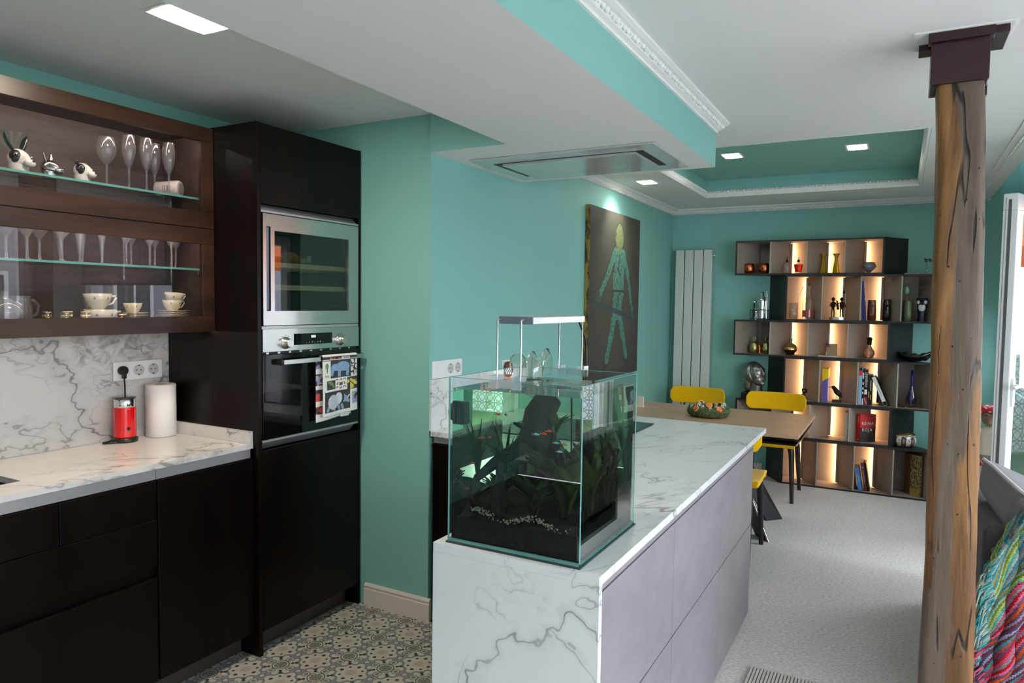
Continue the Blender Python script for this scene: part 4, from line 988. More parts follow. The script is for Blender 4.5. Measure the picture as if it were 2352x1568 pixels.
specs = [('broad-leaved olive sword plant filling the tank corner by the bar edge', (-.70, 1.60, SB+.06), .22, 26, .050, .62, 0), ('dark broad-leaved plant in front of the tall driftwood', (-.76, 1.53, SB+.06), .13, 30, .030, .6, 3),
         ('olive plant behind the driftwood at the tank back', (-.72, 1.76, SB+.07), .20, 20, .040, .45, 0), ('brown leaved plant low at the left tank wall', (-.915, 1.50, SB+.055), .11, 26, .018, .6, 2),
         ('dark bushy plant beneath the long branch', (-.88, 1.60, SB+.06), .12, 30, .022, .65, 3), ('small fern sprouting from the low branch', (-.875, 1.585, SB+.175), .075, 12, .014, .8, 1), ('small fern sprouting from the driftwood head', (-.735, 1.625, SB+.26), .065, 14, .014, .7, 1),
         ('thin grassy plant in the back left tank corner', (-.92, 1.74, SB+.06), .26, 12, .010, .22, 0), ('dark tall plant along the right-hand tank glass', (-.65, 1.68, SB+.06), .20, 10, .06, .3, 3)]
for k, (lab, bs, h_, n_, w_, sp_, mi_) in enumerate(specs):
    t = thing('aquatic_plant', lab, 'plant', bs, 0, 'plants growing in the aquarium')
    mb = MB(); leafy(mb, (0, 0, 0), h_, n_, w_, sp_, 30+k) if False else None
    mb = MB(); leafy(mb, bs, h_, n_, w_, sp_, 30+k)
    mb.v = [(p[0]-bs[0], p[1]-bs[1], p[2]-bs[2]) for p in mb.v]
    mb.obj('foliage', PLG[mi_], t)
    MB().tube([(0, 0, -.012), (0, 0, .01)], .004, 6).obj('stem', PLG[mi_], t)
# fish
REDF = pm('fish_red', srgb(240, 60, 20), .3); NEON = pm('fish_neon', (.25, .75, .85), .2); FYEL = pm('fish_yellow', (.65, .50, .14), .3); FINM = pm('fish_fin', (.45, .20, .08), .4)
fl_pos = [(-.895, 1.50, 1.165, .9, 0), (-.875, 1.505, 1.168, 1.4, 0), (-.918, 1.49, 1.10, 1.0, 0), (-.93, 1.485, 1.035, .2, 0), (-.905, 1.49, 1.030, 2.0, 0), (-.86, 1.52, 1.225, .5, 0), (-.84, 1.525, 1.225, 2.4, 0),
          (-.742, 1.49, 1.190, .2, 1), (-.725, 1.50, 1.192, .35, 0), (-.710, 1.495, 1.200, .4, 0), (-.690, 1.49, 1.175, .1, 1), (-.682, 1.492, 1.155, .1, 1), (-.672, 1.50, 1.172, -.2, 2)]
WHERE = ['in the open water below the low branch fern, higher', 'in the open water below the low branch fern, beside its mate', 'just above the long low branch', 'deep down by the left tank wall, larger', 'deep down by the left tank wall, smaller', 'near the surface left of the fern', 'near the surface above the fern',
         'in front of the driftwood head, leading', 'in front of the driftwood head, middle', 'in front of the driftwood head, uppermost', 'beside the driftwood head near the front corner', 'lowest beside the front tank corner', 'hanging beside the driftwood head']
for k, (x, y, z, a, kd) in enumerate(fl_pos):
    t = thing('aquarium_fish', ('small red fish ', 'small neon blue fish ', 'small yellow fish ')[kd]+WHERE[k], 'fish', (x, y, z), a, 'small fish in the aquarium'); t.scale = (.85,)*3
    MB().tube([(-.009, 0, 0), (-.006, 0, 0), (0, 0, .0005), (.006, 0, 0), (.009, 0, 0)], [.0008, .0022, .0034, .0024, .0006], 8, flat=(.5, 1)).obj('body', (REDF, NEON, FYEL)[kd], t)
    MB().add([(-.008, 0, 0), (-.014, 0, .004), (-.012, 0, 0), (-.014, 0, -.004), (0, 0, .003), (-.003, 0, .0065), (-.005, 0, .0025)], [(0, 1, 2), (0, 2, 3), (4, 5, 6)]).obj('fins', FINM, t)
# magnet cleaner, light, clips, glass pipes
mg = thing('magnet_cleaner', 'black magnetic glass cleaner on the left tank wall', 'magnet cleaner', (AX0, 1.50, 1.222))
MB().box(.0068, .030, -.020, .020, -.028, .028).obj('inner_block', BLACK, mg, bevel=.003); MB().tube([(-.022, 0, 0), (-.018, 0, 0), (-.001, 0, 0)], [.018, .024, .026], 20).obj('outer_block', BLACK, mg)
al = thing('aquarium_lamp', 'slim aluminium lamp bar on wire legs above the fish tank', 'aquarium lamp', (0, 0, 0))
lx0, lx1, ly0, ly1, lz = -.850, -.760, 1.490, 1.800, 1.449
MB().box(lx0, lx1, ly0, ly1, lz, lz+.017).obj('light_bar', pm('lamp_alu', (.60, .57, .58), .35, .6), al, bevel=.001)
MB().box(lx0-.0005, lx1+.0005, ly0-.004, ly0, lz-.0005, lz+.0175).obj('end_plate', pm('lamp_end', (.22, .24, .28), .4, .4), al)
fn_ = MB()
for k in range(4): fn_.box(lx1, lx1+.0012, ly0, ly1, lz+.002+.004*k, lz+.0035+.004*k)
fn_.obj('cooling_fins', ALU, al)
for (x, y, sgn) in ((-.842, 1.464, 1), (-.778, 1.464, 1), (-.842, 1.8135, -1), (-.772, 1.8135, -1)):
    yi = ly0-.002 if sgn > 0 else ly1
    MB().tube([(x, y, AZ+.002), (x, y, lz+.006), (x, y+sgn*.003, lz+.0095), (x, yi+sgn*.004, lz+.0095)], .0022, 8).obj('wire_leg', CHROME, al)
ACR = thin_glass('acrylic', (.88, .92, .94), 2.0, .05, haze=.22)
for y, xs_ in ((1.455, (-.842, -.778)), (1.822, (-.842, -.772))):
    cl_ = MB(); s_ = 1 if y < 1.6 else -1
    for x in xs_: cl_.box(x-.011, x+.011, min(y-s_*.014, y+s_*.018), max(y-s_*.014, y+s_*.018), AZ+.0012, AZ+.012); cl_.box(x-.011, x+.011, min(y-s_*.014, y-s_*.0055), max(y-s_*.014, y-s_*.0055), AZ-.018, AZ+.0012)
    cl_.box(xs_[0]+.011, xs_[1]-.011, min(y-s_*.012, y-s_*.007), max(y-s_*.012, y-s_*.007), AZ-.016, AZ+.004)
    cl_.obj('rim_clip', ACR, al)
MB().tube([(-.775, 1.797, lz+.001), (-.770, 1.835, 1.40), (-.768, 1.838, 1.33), (-.766, 1.842, 1.15), (-.766, 1.85, .95), (-.766, 1.86, ZI+.004), (-.79, 1.95, ZI+.004)], .0028, 8).obj('lamp_cable', BLACK, al)
LILY = thin_glass('lily_glass', (.93, .93, .90), 2.2, 0, haze=.03)
gp = thing('glass_lily_pipes', 'clear glass lily pipes hooked over the back left tank edge', 'glass pipes', (0, 0, 0))
MB().tube([(-.93, AY1+.014, 1.30), (-.93, AY1+.014, 1.335), (-.93, AY1-.002, 1.352), (-.93, AY1-.022, 1.340), (-.93, AY1-.028, 1.29), (-.93, AY1-.028, 1.20)], .0085, 12).obj('intake_pipe', LILY, gp)
MB().tube([(-.885, AY1+.014, 1.295), (-.885, AY1+.014, 1.34), (-.885, AY1-.004, 1.362), (-.885, AY1-.03, 1.345), (-.885, AY1-.05, 1.30), (-.87, AY1-.07, 1.270), (-.84, AY1-.08, 1.268)], [.009, .009, .009, .010, .011, .014, .022], 14).obj('outflow_pipe', LILY, gp)
MB().lathe([(.030, 0), (.030, .03), (.024, .046), (.012, .056), (0, .058)], 20, (-.905, AY1-.055, 1.290)).obj('surface_skimmer', LILY, gp)
sj = thing('ribbed_glass_cup', 'ribbed clear glass cup on the tank edge by the wall socket', 'glass cup', (-.950, 1.770, AZ+.001))
MB().lathe([(.0, .040), (.012, .038), (.020, .028), (.022, .010), (.022, .0)], 24, fac=lambda a, z: 1+.06*math.cos(12*a), close=False).obj('bowl', LILY, sj)
MB().box(-.021, .021, -.004, .004, -.0004, .002).obj('bridge', LILY, sj)

# ================================================================== dining area
tb = thing('dining_table', 'extending dining table with a light wood top and black blade legs', 'table', (-1.17, 4.745, 0))
MB().box(-.68, .688, -.455, .465, .742, .760).obj('wood_top', TABLEWOOD, tb, bevel=.002)
MB().box(-.68, .682, -.45, .46, .728, .7415).obj('glass_underlay', BLACKGLASS, tb, bevel=.001)
MB().box(-.66, .676, -.445, .455, .700, .712).obj('extension_leaf', BLACKGLASS, tb, bevel=.001)
MB().box(.6765, .6785, -.445, .455, .701, .711).obj('chrome_edge', CHROME, tb)
MB().box(-.50, .45, -.30, .30, .7122, .7278).obj('sub_frame', BLACK, tb)
MB().box(-.17, .17, .08, .32, .690, .6998).obj('mount_plate', BLACK, tb)
BLADE = pm('blade_black', (.010, .010, .011), .4)
for sx in (-1, 1):
    for sy in (-1, 1):
        top0, top1, bot0, bot1 = [Vector(p) for p in (((sx*.06, .18, .6895), (sx*.15, .12, .6895), (sx*.40, .03, 0), (sx*.49, -.07, 0)) if sy < 0 else ((sx*.06, .22, .6895), (sx*.15, .28, .6895), (sx*.40, .40, 0), (sx*.49, .50, 0)))]
        n_ = Vector((.006, -.006*sx*sy, 0))
        MB().hexa([bot0-n_, bot1-n_, bot1+n_, bot0+n_, top0-n_, top1-n_, top1+n_, top0+n_]).obj('blade_leg', BLADE, tb)
        b_ = MB(); b_.tube([bot1, top1], .005, 6); b_.obj('bright_edge', CHROME, tb)
def make_chair(label, loc, rz):
    """faces -y at rz=0: backrest at +y"""
    t = thing('dining_chair', label, 'chair', loc, rz, 'yellow dining chairs')
    sm = MB()
    def top(u, v):
        x = (u-.5)*.46*(1-.10*(1-v)); y = (v-.5)*.46; e = max(abs(u-.5), abs(v-.5))*2
        return (x, y, .470+.008*e**4+.02*max(0, v-.6)**2*6-.012*max(0, 1-v*6)**2)
    sm.grid(top, 12, 12); n = 13
    sm2 = [(p[0]*.96, p[1]*.96, p[2]-.045) for p in sm.v]; o = len(sm.v); sm.v += sm2
    for f in list(sm.f): sm.f.append([i+o for i in f][::-1]); sm.mi.append(0); sm.sm.append(True)
    ring = [i for i in range(13)]+[13*j+12 for j in range(1, 13)]+[12*13+i for i in range(11, -1, -1)]+[13*j for j in range(11, 0, -1)]
    for k in range(len(ring)):
        a, b = ring[k], ring[(k+1) % len(ring)]; sm.f.append([b, a, a+o, b+o]); sm.mi.append(0); sm.sm.append(True)
    sm.obj('seat', YELLOW, t, bevel=.006)
    bm_ = MB(); NU, NV = 22, 8; R = .029
    def bp_(u, v, off):
        x = (u-.5)*.462; z = .655+(v)*.140; cu = abs(u-.5)*2
        # rounded corners: pull in by superellipse
        hx, hz = .231, .070; px, pz = abs(x), abs(z-.725)
        lim = hz if px < hx-R*1.4 else hz-R*1.4+R*1.4*math.sqrt(max(0, 1-((px-(hx-R*1.4))/(R*1.4))**2))
        z2 = .725+(z-.725)*(lim/hz)
        return (x, .225-.055*cu*cu+off, z2+.02*0)
    bm_.grid(lambda u, v: bp_(u, v, -.014), NU, NV); o1 = len(bm_.v); f1 = len(bm_.f)
    bm_.grid(lambda u, v: bp_(u, v, .014), NU, NV)
    for i in range(f1): bm_.f[i+f1] = bm_.f[i+f1][::-1]
    w_ = NU+1; ring = [i for i in range(w_)]+[w_*j+NU for j in range(1, NV+1)]+[NV*w_+i for i in range(NU-1, -1, -1)]+[w_*j for j in range(NV-1, 0, -1)]
    for k in range(len(ring)):
        a, b = ring[k], ring[(k+1) % len(ring)]; bm_.f.append([b, a, a+o1, b+o1]); bm_.mi.append(0); bm_.sm.append(True)
    bm_.obj('backrest', YELLOW, t, bevel=.004)
    for sx in (-1, 1):
        MB().tube([(sx*.165, -.16, .427), (sx*.175, -.175, .37), (sx*.19, -.19, 0)], [.025, .021, .014], 12).obj('leg', DARKWOOD, t)
        MB().tube([(sx*.165, .15, .427), (sx*.175, .18, .37), (sx*.19, .27, 0)], [.025, .021, .014], 12).obj('leg', DARKWOOD, t)
        MB().tube([(sx*.12, .17, .45), (sx*.12, .225, .52), (sx*.125, .226, .70)], [.010, .010, .008], 10).obj('back_post', DARKWOOD, t)
    MB().box(-.17, .17, -.17, .16, .412, .424).obj('under_frame', DARKWOOD, t)
    return t
ch = make_chair('yellow dining chair in front of the bookshelf, far side of the table', (-.862, 5.885, 0), 0)
copy_tree(ch, None, (-1.50, 5.885, 0), 0, 'yellow dining chair in front of the white radiator')
copy_tree(ch, None, (-.905, 4.42, 0), PI, 'yellow dining chair tucked between the table and the bar end')

# wreath on the table
wr_ = thing('table_wreath', 'moss wreath with dried orange slices and white cones on the table', 'wreath', (-1.10, 4.755, .7603))
MOSS = pm('moss_green', (.075, .10, .035), .95, var=.5, scale=60, bump=.8, bscale=200); PALE = pm('lichen_pale', (.30, .36, .22), .9, var=.3)
m = MB()
def tor(u, v):
    a, b = 2*PI*u, 2*PI*v; r = .032*(1+.35*noise.noise(Vector((math.cos(a)*4, math.sin(a)*4, b*1.3)))); R_ = .098
    return ((R_+r*1.15*math.cos(b))*math.cos(a), (R_+r*1.15*math.cos(b))*math.sin(a), max(.0, .034+r*1.1*math.sin(b)))
m.grid(tor, 48, 14); m.obj('moss_ring', MOSS, wr_)
random.seed(11); tf = MB(); tp = MB()
for k in range(1500):
    a = random.random()*2*PI; b = random.uniform(-.4, PI+.4); r = .036; R_ = .098; c = Vector(((R_+r*math.cos(b))*math.cos(a), (R_+r*math.cos(b))*math.sin(a), .034+r*math.sin(b)))
    nrm = Vector((math.cos(b)*math.cos(a), math.cos(b)*math.sin(a), math.sin(b))); d = (nrm+Vector((random.uniform(-.7, .7), random.uniform(-.7, .7), random.uniform(-.5, .5)))).normalized()*random.uniform(.008, .022)
    q = c+d; q.z = max(q.z, .001); c.z = max(c.z, .001); s_ = Vector((random.uniform(-1, 1), random.uniform(-1, 1), random.uniform(-1, 1))).normalized()*.0018
    (tf if k % 3 else tp).add([c-s_, c+s_, q], [(0, 1, 2)])
tag(tf.obj('moss_tufts', MOSS, wr_), kind='stuff'); tag(tp.obj('lichen_tufts', PALE, wr_), kind='stuff')
CONEW = pm('white_cone', (.74, .70, .66), .7, var=.15); ORR = pm('orange_flesh', srgb(230, 110, 20), .5, var=.25, scale=90); ORP = pm('orange_peel', srgb(250, 190, 120), .5)
for k in range(13):
    a = .2+k*2*PI/13; rr = .098+.014*math.sin(k*2.1); z = .066+.008*math.sin(k*1.7)
    c = MB()
    for q in range(14):
        b = q*2.4; h_ = q/14; c.ball((.011*(1-h_*.6)*math.cos(b), .011*(1-h_*.6)*math.sin(b), .022*h_), (.0065*(1-h_*.4), .0065*(1-h_*.4), .004), 6, 4)
    c.obj('white_cone', CONEW, wr_, loc=(rr*math.cos(a), rr*math.sin(a), z-.008))
for (a, rr, z, tx) in ((-2.05, .122, .060, 1.1), (-.75, .118, .060, .9), (.9, .098, .078, .5), (2.4, .1, .080, .6), (-1.3, .085, .082, .7)):
    o_ = MB().lathe([(.0185, 0), (.0205, .001), (.0205, .004), (.0185, .005)], 20).obj('orange_slice', ORP, wr_, loc=(rr*math.cos(a), rr*math.sin(a), z), rot=(tx, 0, a+PI/2))
    MB().lathe([(.0178, -.0004), (.0178, .0054)], 20).obj('flesh', ORR, o_)
wc_ = thing('white_card_holder', 'small cream card block standing on the table by the teal wall', 'card block', (-1.62, 4.90, .7603))
MB().box(-.024, .024, -.006, .006, 0, .078).obj('card', pm('cream_card', (.72, .66, .55), .6), wc_, bevel=.001); MB().box(-.026, .026, -.010, .010, 0, .006).obj('foot', pm('cream_card', (.72, .66, .55), .6), wc_)

# radiator
rd = thing('panel_radiator', 'tall white column radiator of four flat sections on the back wall', 'radiator', (-1.668, 6.50, .20))
RW = pm('radiator_white', (.62, .66, .63), .35, var=.01)
for k in range(4):
    x = -.166+.0845*k; MB().box(x, x+.0765, -.032, .022, 0, 1.80).obj('section', RW, rd, bevel=.004)
MB().box(-.15, .15, .022, .035, .02, 1.78).obj('back_plate', RW, rd)
for z in (.10, 1.70): MB().box(-.10, -.08, .035, .059, z, z+.05).obj('bracket', RW, rd); MB().box(.08, .10, .035, .059, z, z+.05).obj('bracket', RW, rd)
MB().tube([(.167, 0, 1.75), (.180, 0, 1.75), (.186, 0, 1.75)], [.012, .012, .008], 12).obj('air_valve', CHROME, rd)
MB().tube([(.167, 0, .05), (.19, 0, .05), (.19, .05, .05)], [.012, .014, .010], 12).obj('pipe_valve', CHROME, rd)

# painting
def pcol(u, v):
    """u along the wall (0 near side), v up: a gaunt turquoise figure striding on dark olive"""
    n = noise.noise(Vector((u*5, v*9, 0)))*.5+noise.noise(Vector((u*24, v*44, 4)))*.5; g = 1+.35*n
    d_ = 1-.55*min(1, ((u-.5)/.62)**2+((v-.62)/.75)**2); BG = (.036*g*d_, .038*g*d_, .020*g*d_); V = noise.noise(Vector((u*38, v*60, 8))); V2 = noise.noise(Vector((u*90, v*40, 3)))
    q = max(.35, 1+.75*V+.35*V2); TQ = (.034*q, .150*q, .110*q); DK = (.010, .018, .014)
    if V2 > .5: TQ = DK
    u += .008*noise.noise(Vector((u*14, v*22, 5)))
    e = .011
    def body(m):
        if ell(u, v, .555, .850, .078+m, .088+m): return 'head'
        if seg(u, v, .515, .775, .60, .775, .022+m): return 'neck'
        for s_ in ((.47, .765, .35, .63, .034), (.35, .63, .215, .515, .030), (.645, .765, .755, .61, .032), (.755, .61, .845, .42, .026)):
            if seg(u, v, *s_[:4], s_[4]+m): return 'arm'
        if ell(u, v, .165, .485, .058+m, .042+m) or seg(u, v, .15, .47, .10, .435, .02+m) or ell(u, v, .868, .385, .030+m, .045+m): return 'hand'
        if rect(u, v, .465-m-.03*max(0, v-.70), .665+m+.02*max(0, v-.70), .625-m, .785+m): return 'chest'
        if rect(u, v, .435-m, .660+m, .530-m, .640+m): return 'coat'
        for s_ in ((.515, .52, .505, .40, .068), (.60, .52, .545, .40, .060), (.50, .41, .415, .24, .045), (.415, .24, .345, .115, .036), (.565, .41, .665, .24, .042), (.665, .24, .735, .125, .034)):
            if seg(u, v, *s_[:4], s_[4]+m): return 'leg'
        return None
    if seg(u, v, .11, .447, .83, .362, .019): return (.008*g, .032*g, .036*g)
    k = body(0)
    if k is None:
        if seg(u, v, .335, .11, .275, .03, .036) or seg(u, v, .735, .12, .765, .045, .036) or ell(u, v, .70, .035, .085, .022): return (.008, .010, .008)
        if v < .05 and u > .25: return (.012, .013, .010)
        return DK if body(e) else BG
    if k == 'head': return (.115*q, .150*q, .035*q) if V < .25 else (.05*q, .13*q, .09*q)
    if k == 'hand': return (.030*q, .062*q, .036*q)
    if k == 'chest' and (seg(u, v, .52, .665, .60, .615, .010) or seg(u, v, .575, .78, .545, .66, .006)): return DK
    if k in ('coat', 'leg') and (.520 < v < .535 or seg(u, v, .565, .51, .525, .42, .008)): return DK
    return TQ
pa = thing('painting', 'tall dark painting of a turquoise walking figure holding a bar', 'painting', (-1.895, 4.99, .96))
painted('painted_canvas', PRINT, 110, 210, lambda u, v: (.0355, -.520+1.04*u, 1.21*v), pcol, pa)
GE = NT('gilded_edge'); GE.base(GE.mix(GE.band(GE.noise(26, 4, .7, 0, GE.coord('Object', (1, 1, .4))), .42, .6), (.42, .26, .06), (.09, .05, .015))); GE.set(.45, .4)
MB().box(.002, .035, -.520, .520, 0, 1.21).obj('canvas_edge', GE.m, pa)
# ================================================================== bookshelf
SHB = pm('shelf_charcoal', (.016, .016, .018), .42, var=.05); SHI = pm('shelf_taupe', (.30, .25, .215), .5, var=.03); SHE = pm('divider_edge', (.42, .38, .34), .45)
SHLED = emit('shelf_led', (1, .60, .30), 60)
YF, YB = 6.31, 6.548; SHEAR = .155
bs = thing('bookshelf', 'large charcoal stepped bookshelf with slanted lit compartments', 'bookshelf', (0, 0, 0))
def hexm(mb, v, mis):
    fs = [(0,3,2,1),(4,5,6,7),(0,1,5,4),(1,2,6,5),(2,3,7,6),(3,0,4,7)]
    for f, mi in zip(fs, mis): mb.add(v, [f], mi)
def slab(xa, xb, ya, yb, z0, z1, s):
    k = s/(YB-YF); a, b = (ya-YF)*k, (yb-YF)*k
    return [(xa+a, ya, z0), (xb+a, ya, z0), (xb+b, yb, z0), (xa+b, yb, z0), (xa+a, ya, z1), (xb+a, ya, z1), (xb+b, yb, z1), (xa+b, yb, z1)]
T = .014
ROWS = [('A', -1.268, -.126, 1.762, 2.055, 1), ('B', -.851, .29, 1.38, 1.762, -1), ('C', -1.263, -.067, 1.075, 1.38, 1), ('D', -.845, .285, .70, 1.075, -1), ('E', -1.231, -.032, .395, .70, 1), ('F', -.838, .275, 0, .395, -1)]
for nm, x0, x1, z0, z1, sg_ in ROWS:
    s = SHEAR*sg_
    for zz0, zz1, mis in ((z0, z0+T, (0, 1, 0, 0, 0, 0)), (z1-T, z1, (1, 0, 0, 0, 0, 0))):
        m = MB(); hexm(m, slab(x0, x1, YF, YB+.01, zz0, zz1, s), mis); m.obj('shelf_board', [SHB, SHI], bs)
    for xa, mis in ((x0, (0, 0, 0, 1, 0, 0)), (x1-T, (0, 0, 0, 0, 0, 1))):
        m = MB(); hexm(m, slab(xa, xa+T, YF, YB+.01, z0+T, z1-T, s), mis); m.obj('side_panel', [SHB, SHI], bs)
    m = MB(); m.add([(x0+s+.002, YB, z0+T), (x1+s-.002, YB, z0+T), (x1+s-.002, YB, z1-T), (x0+s+.002, YB, z1-T), (x0+s+.002, YB+.006, z0+T), (x1+s-.002, YB+.006, z0+T), (x1+s-.002, YB+.006, z1-T), (x0+s+.002, YB+.006, z1-T)], [(0,1,2,3),(5,4,7,6)]); m.obj('back_panel', SHI, bs)
    for k in (1, 2, 3):
        xa = x0+(x1-x0)*k/4
        m = MB(); hexm(m, slab(xa-.005, xa+.005, YF+.002, YB-.001, z0+T, z1-T, s*.94), (0, 0, 1, 0, 0, 0)); dv = m.obj('divider', [SHI, SHE], bs)
        xb = xa+s*.86+(.011 if sg_ > 0 else -.011)
        MB().box(xb-.0030, xb+.0030, YB-.030, YB-.024, z0+T+.004, z1-T-.004).obj('led_strip', SHLED, dv)
        MB().box(xb-(.013 if sg_ > 0 else .0045), xb+(.0045 if sg_ > 0 else .013), YB-.035, YB-.0305, z0+T+.002, z1-T-.002).obj('led_cover', SHI, dv)
RZ = {n: z0+T+.0003 for n, _, _, z0, _, _ in ROWS}; RT = {n: z1+.0003 for n, _, _, _, z1, _ in ROWS}
YI = 6.40
def LT(name, label, cat, x, z, parts, y=YI, n=20, group=None, rz=0, fac=None):
    t = thing(name, label, cat, (x, y, z), rz, group)
    for pn, prof, mat in parts: MB().lathe(prof, n, fac=fac).obj(pn, mat, t)
    return t
COPP = pm('hammered_copper', (.60, .17, .07), .22, 1.0, var=.25, scale=120, bump=.8, bscale=160)
BRASS = pm('brass', (.62, .50, .20), .2, 1.0); DKB = pm('dark_bronze', (.020, .013, .010), .35, .6)
# row A
for k, (x, sg_) in enumerate(((-1.165, -1), (-1.040, 1))):
    t = LT('copper_mug', ('hammered copper mug with its handle toward the shelf end', 'hammered copper mug half behind the first divider')[k], 'mug', x, RZ['A'], [('mug_body', [(.026, 0), (.034, .006), (.043, .03), (.043, .06), (.038, .088), (.036, .0885), (.04, .06), (.03, .01), (0, .008)], COPP)], group='copper mugs on the top shelf')
    MB().tube([(sg_*.040, 0, .075), (sg_*.066, 0, .072), (sg_*.070, 0, .045), (sg_*.062, 0, .022), (sg_*.040, 0, .020)], .0045, 8).obj('handle', BRASS, t)
CRY = thin_glass('cut_crystal', (.90, .86, .80), 2.4, .02, haze=.12)
t = LT('crystal_decanter', 'faceted round crystal scent bottle beside the red one', 'decanter', -.858, RZ['A'], [('bottle', [(.024, 0), (.033, .02), (.033, .05), (.024, .072), (.009, .085), (.009, .095)], CRY)], n=12, fac=lambda a, z: 1+.05*math.cos(6*a+z*120))
MB().lathe([(.006, .0952), (.010, .102), (.009, .112), (.003, .122), (.002, .142)], 10).obj('stopper', DKB, t)
t = LT('red_decanter', 'small tapered decanter of red liquor with dark stopper', 'decanter', -.768, RZ['A'], [('base_glass', [(.024, 0), (.025, .014)], CRY), ('red_liquor', [(.025, .0142), (.037, .074), (.036, .076)], pm('red_liquor', srgb(225, 40, 8), .08, Transmission_Weight=.35)), ('shoulder', [(.036, .0762), (.024, .084), (.010, .090), (.011, .096)], CRY)], n=16)
MB().lathe([(.009, .0962), (.014, .106), (.008, .114), (.003, .12), (.002, .140)], 10).obj('stopper', DKB, t)
YG = pm('yellow_glass', srgb(190, 160, 0), .06, Transmission_Weight=.45)
for k, x in enumerate((-.572, -.478)):
    LT('yellow_vase', ('yellow glass vase standing next to the divider', 'yellow glass vase standing clear of the divider')[k], 'vase', x, RZ['A'], [('vase_body', [(.022, 0), (.026, .004), (.024, .03), (.015, .09), (.012, .12), (.014, .14), (.027, .160), (.026, .161), (.012, .14), (.010, .12)], YG)], n=24, group='fluted yellow vases', fac=lambda a, z: 1+(.10 if z > .13 else .04)*math.cos(6*a))
BG_ = pm('cobalt_glass', (.012, .03, .32), .03, Transmission_Weight=.55); CLR = pm('clear_block_glass', (.80, .78, .80), .03, Transmission_Weight=.8)
t = LT('faceted_bowl', 'faceted blue and clear glass bowl at the end of the top shelf', 'bowl', -.238, RZ['A'], [('clear_shell', [(.012, 0), (.058, .050), (.042, .086), (.030, .086)], CLR), ('blue_core', [(.010, .012), (.038, .045), (.040, .0862), (.034, .0864), (.012, .05)], BG_)], n=7)
# on row B, right of row A
tr = tag(MB().box(-.085, .14, -.05, .05, 0, .012).obj('stone_tray', pm('pale_stone', (.40, .39, .36), .5), None, (.10, 6.42, RT['B'])), 'pale flat stone tray on the second shelf by the pillar', 'tray')
def twig(name, label, x, y, z, h, colr, n):
    t = thing(name, label, 'vase', (x, y, z)); random.seed(n)
    MB().lathe([(.010, 0), (.012, .003), (.006, .012), (.010, .022), (.008, .03)], 12).obj('glass_vase', STEMG, t)
    MB().tube([(0, 0, .003), (.003, 0, h*.4), (-.004, .002, h*.6), (.004, 0, h*.75)], .0016, 6).obj('stem', pm('twig_brown', (.06, .05, .05), .6), t)
    m = MB()
    for k in range(16):
        a = random.random()*6.28; r = random.random()*.022; m.ball((.004+r*math.cos(a)*1.2, r*math.sin(a), h*.86+random.uniform(-.012, .014)), (.007, .004, .004), 6, 4)
    m.obj('blossoms', colr, t); return t
twig('flower_vase', 'tiny vase with a dark red blossom on the stone tray', .165, 6.42, RT['B']+.0122, .115, pm('maroon_petal', (.06, .006, .018), .6), 2)
# bar tools on row C, left of row B
bt2 = thing('bar_tool_set', 'chrome cocktail shaker and bar tools in a wire stand', 'bar set', (-1.052, 6.40, RT['C']))
MB().lathe([(.024, .004), (.026, .06), (.034, .16), (.034, .172), (.026, .19), (.018, .20), (.018, .232), (.012, .240)], 24, (0.0, 0, 0)).obj('shaker', CHROME, bt2)
MB().lathe([(.022, .004), (.008, .045), (.020, .10), (.019, .10), (.007, .045)], 20, (-.040, -.03, 0)).obj('jigger', CHROME, bt2)
MB().tube([(-.062, 0, .004), (-.062, 0, .15)], [.008, .006], 10).obj('muddler', DKB, bt2); MB().lathe([(.0, .0), (.016, .008), (.018, .02), (0, .03)], 12, (-.062, 0, .14)).obj('strainer_head', CHROME, bt2)
MB().tube([(.040, 0, .004), (.040, 0, .10), (.041, 0, .22), (.042, 0, .25)], [.010, .011, .009, .004], 10).obj('tongs', CHROME, bt2)
w = MB(); 
for z in (.008, .085): w.tube([(-.085, -.05, z), (.062, -.05, z), (.062, .05, z), (-.085, .05, z), (-.085, -.05, z)], .0028, 6)
for x in (-.085, .062):
    for y in (-.05, .05): w.tube([(x, y, 0), (x, y, .088)], .0028, 6)
w.obj('wire_stand', BLACK, bt2)
# row B
t = LT('mixing_glass', 'clear ribbed mixing glass with a long bar spoon', 'glass', -.795, RZ['B'], [('glass_body', [(.030, 0), (.034, .004), (.034, .135), (.0325, .135), (.032, .008), (0, .006)], CRY)], fac=lambda a, z: 1+.03*math.cos(14*a), n=28)
MB().tube([(-.02, 0, .012), (.02, 0, .13), (.062, 0, .25), (.068, 0, .27)], [.004, .002, .002, .004], 6).obj('bar_spoon', CHROME, t)
t = LT('whisky_decanter', 'square-shouldered decanter a third full of red liquor', 'decanter', -.678, RZ['B'], [('foot_glass', [(.044, 0), (.046, .018)], CRY), ('liquor', [(.045, .0182), (.046, .075), (.0, .0752)], pm('claret', srgb(190, 14, 6), .06, Transmission_Weight=.35)), ('body_glass', [(.0475, .018), (.048, .15), (.044, .165), (.016, .185), (.013, .21), (.018, .232)], thin_glass('decanter_glass', (.93, .90, .86), 2.2, 0, haze=.05)), ('stopper', [(.010, .2322), (.020, .25), (.022, .27), (.015, .278)], CRY)], n=24, fac=lambda a, z: 1+.025*math.cos(12*a))
fg = thing('metal_figurines', 'two dark metal stick figures on an oval steel base with a sign', 'sculpture', (-.455, 6.40, RZ['B']))
MB().prism([(.062*math.cos(a*PI/12), .030*math.sin(a*PI/12)) for a in range(24)], 0, .022).obj('oval_base', STEEL, fg)
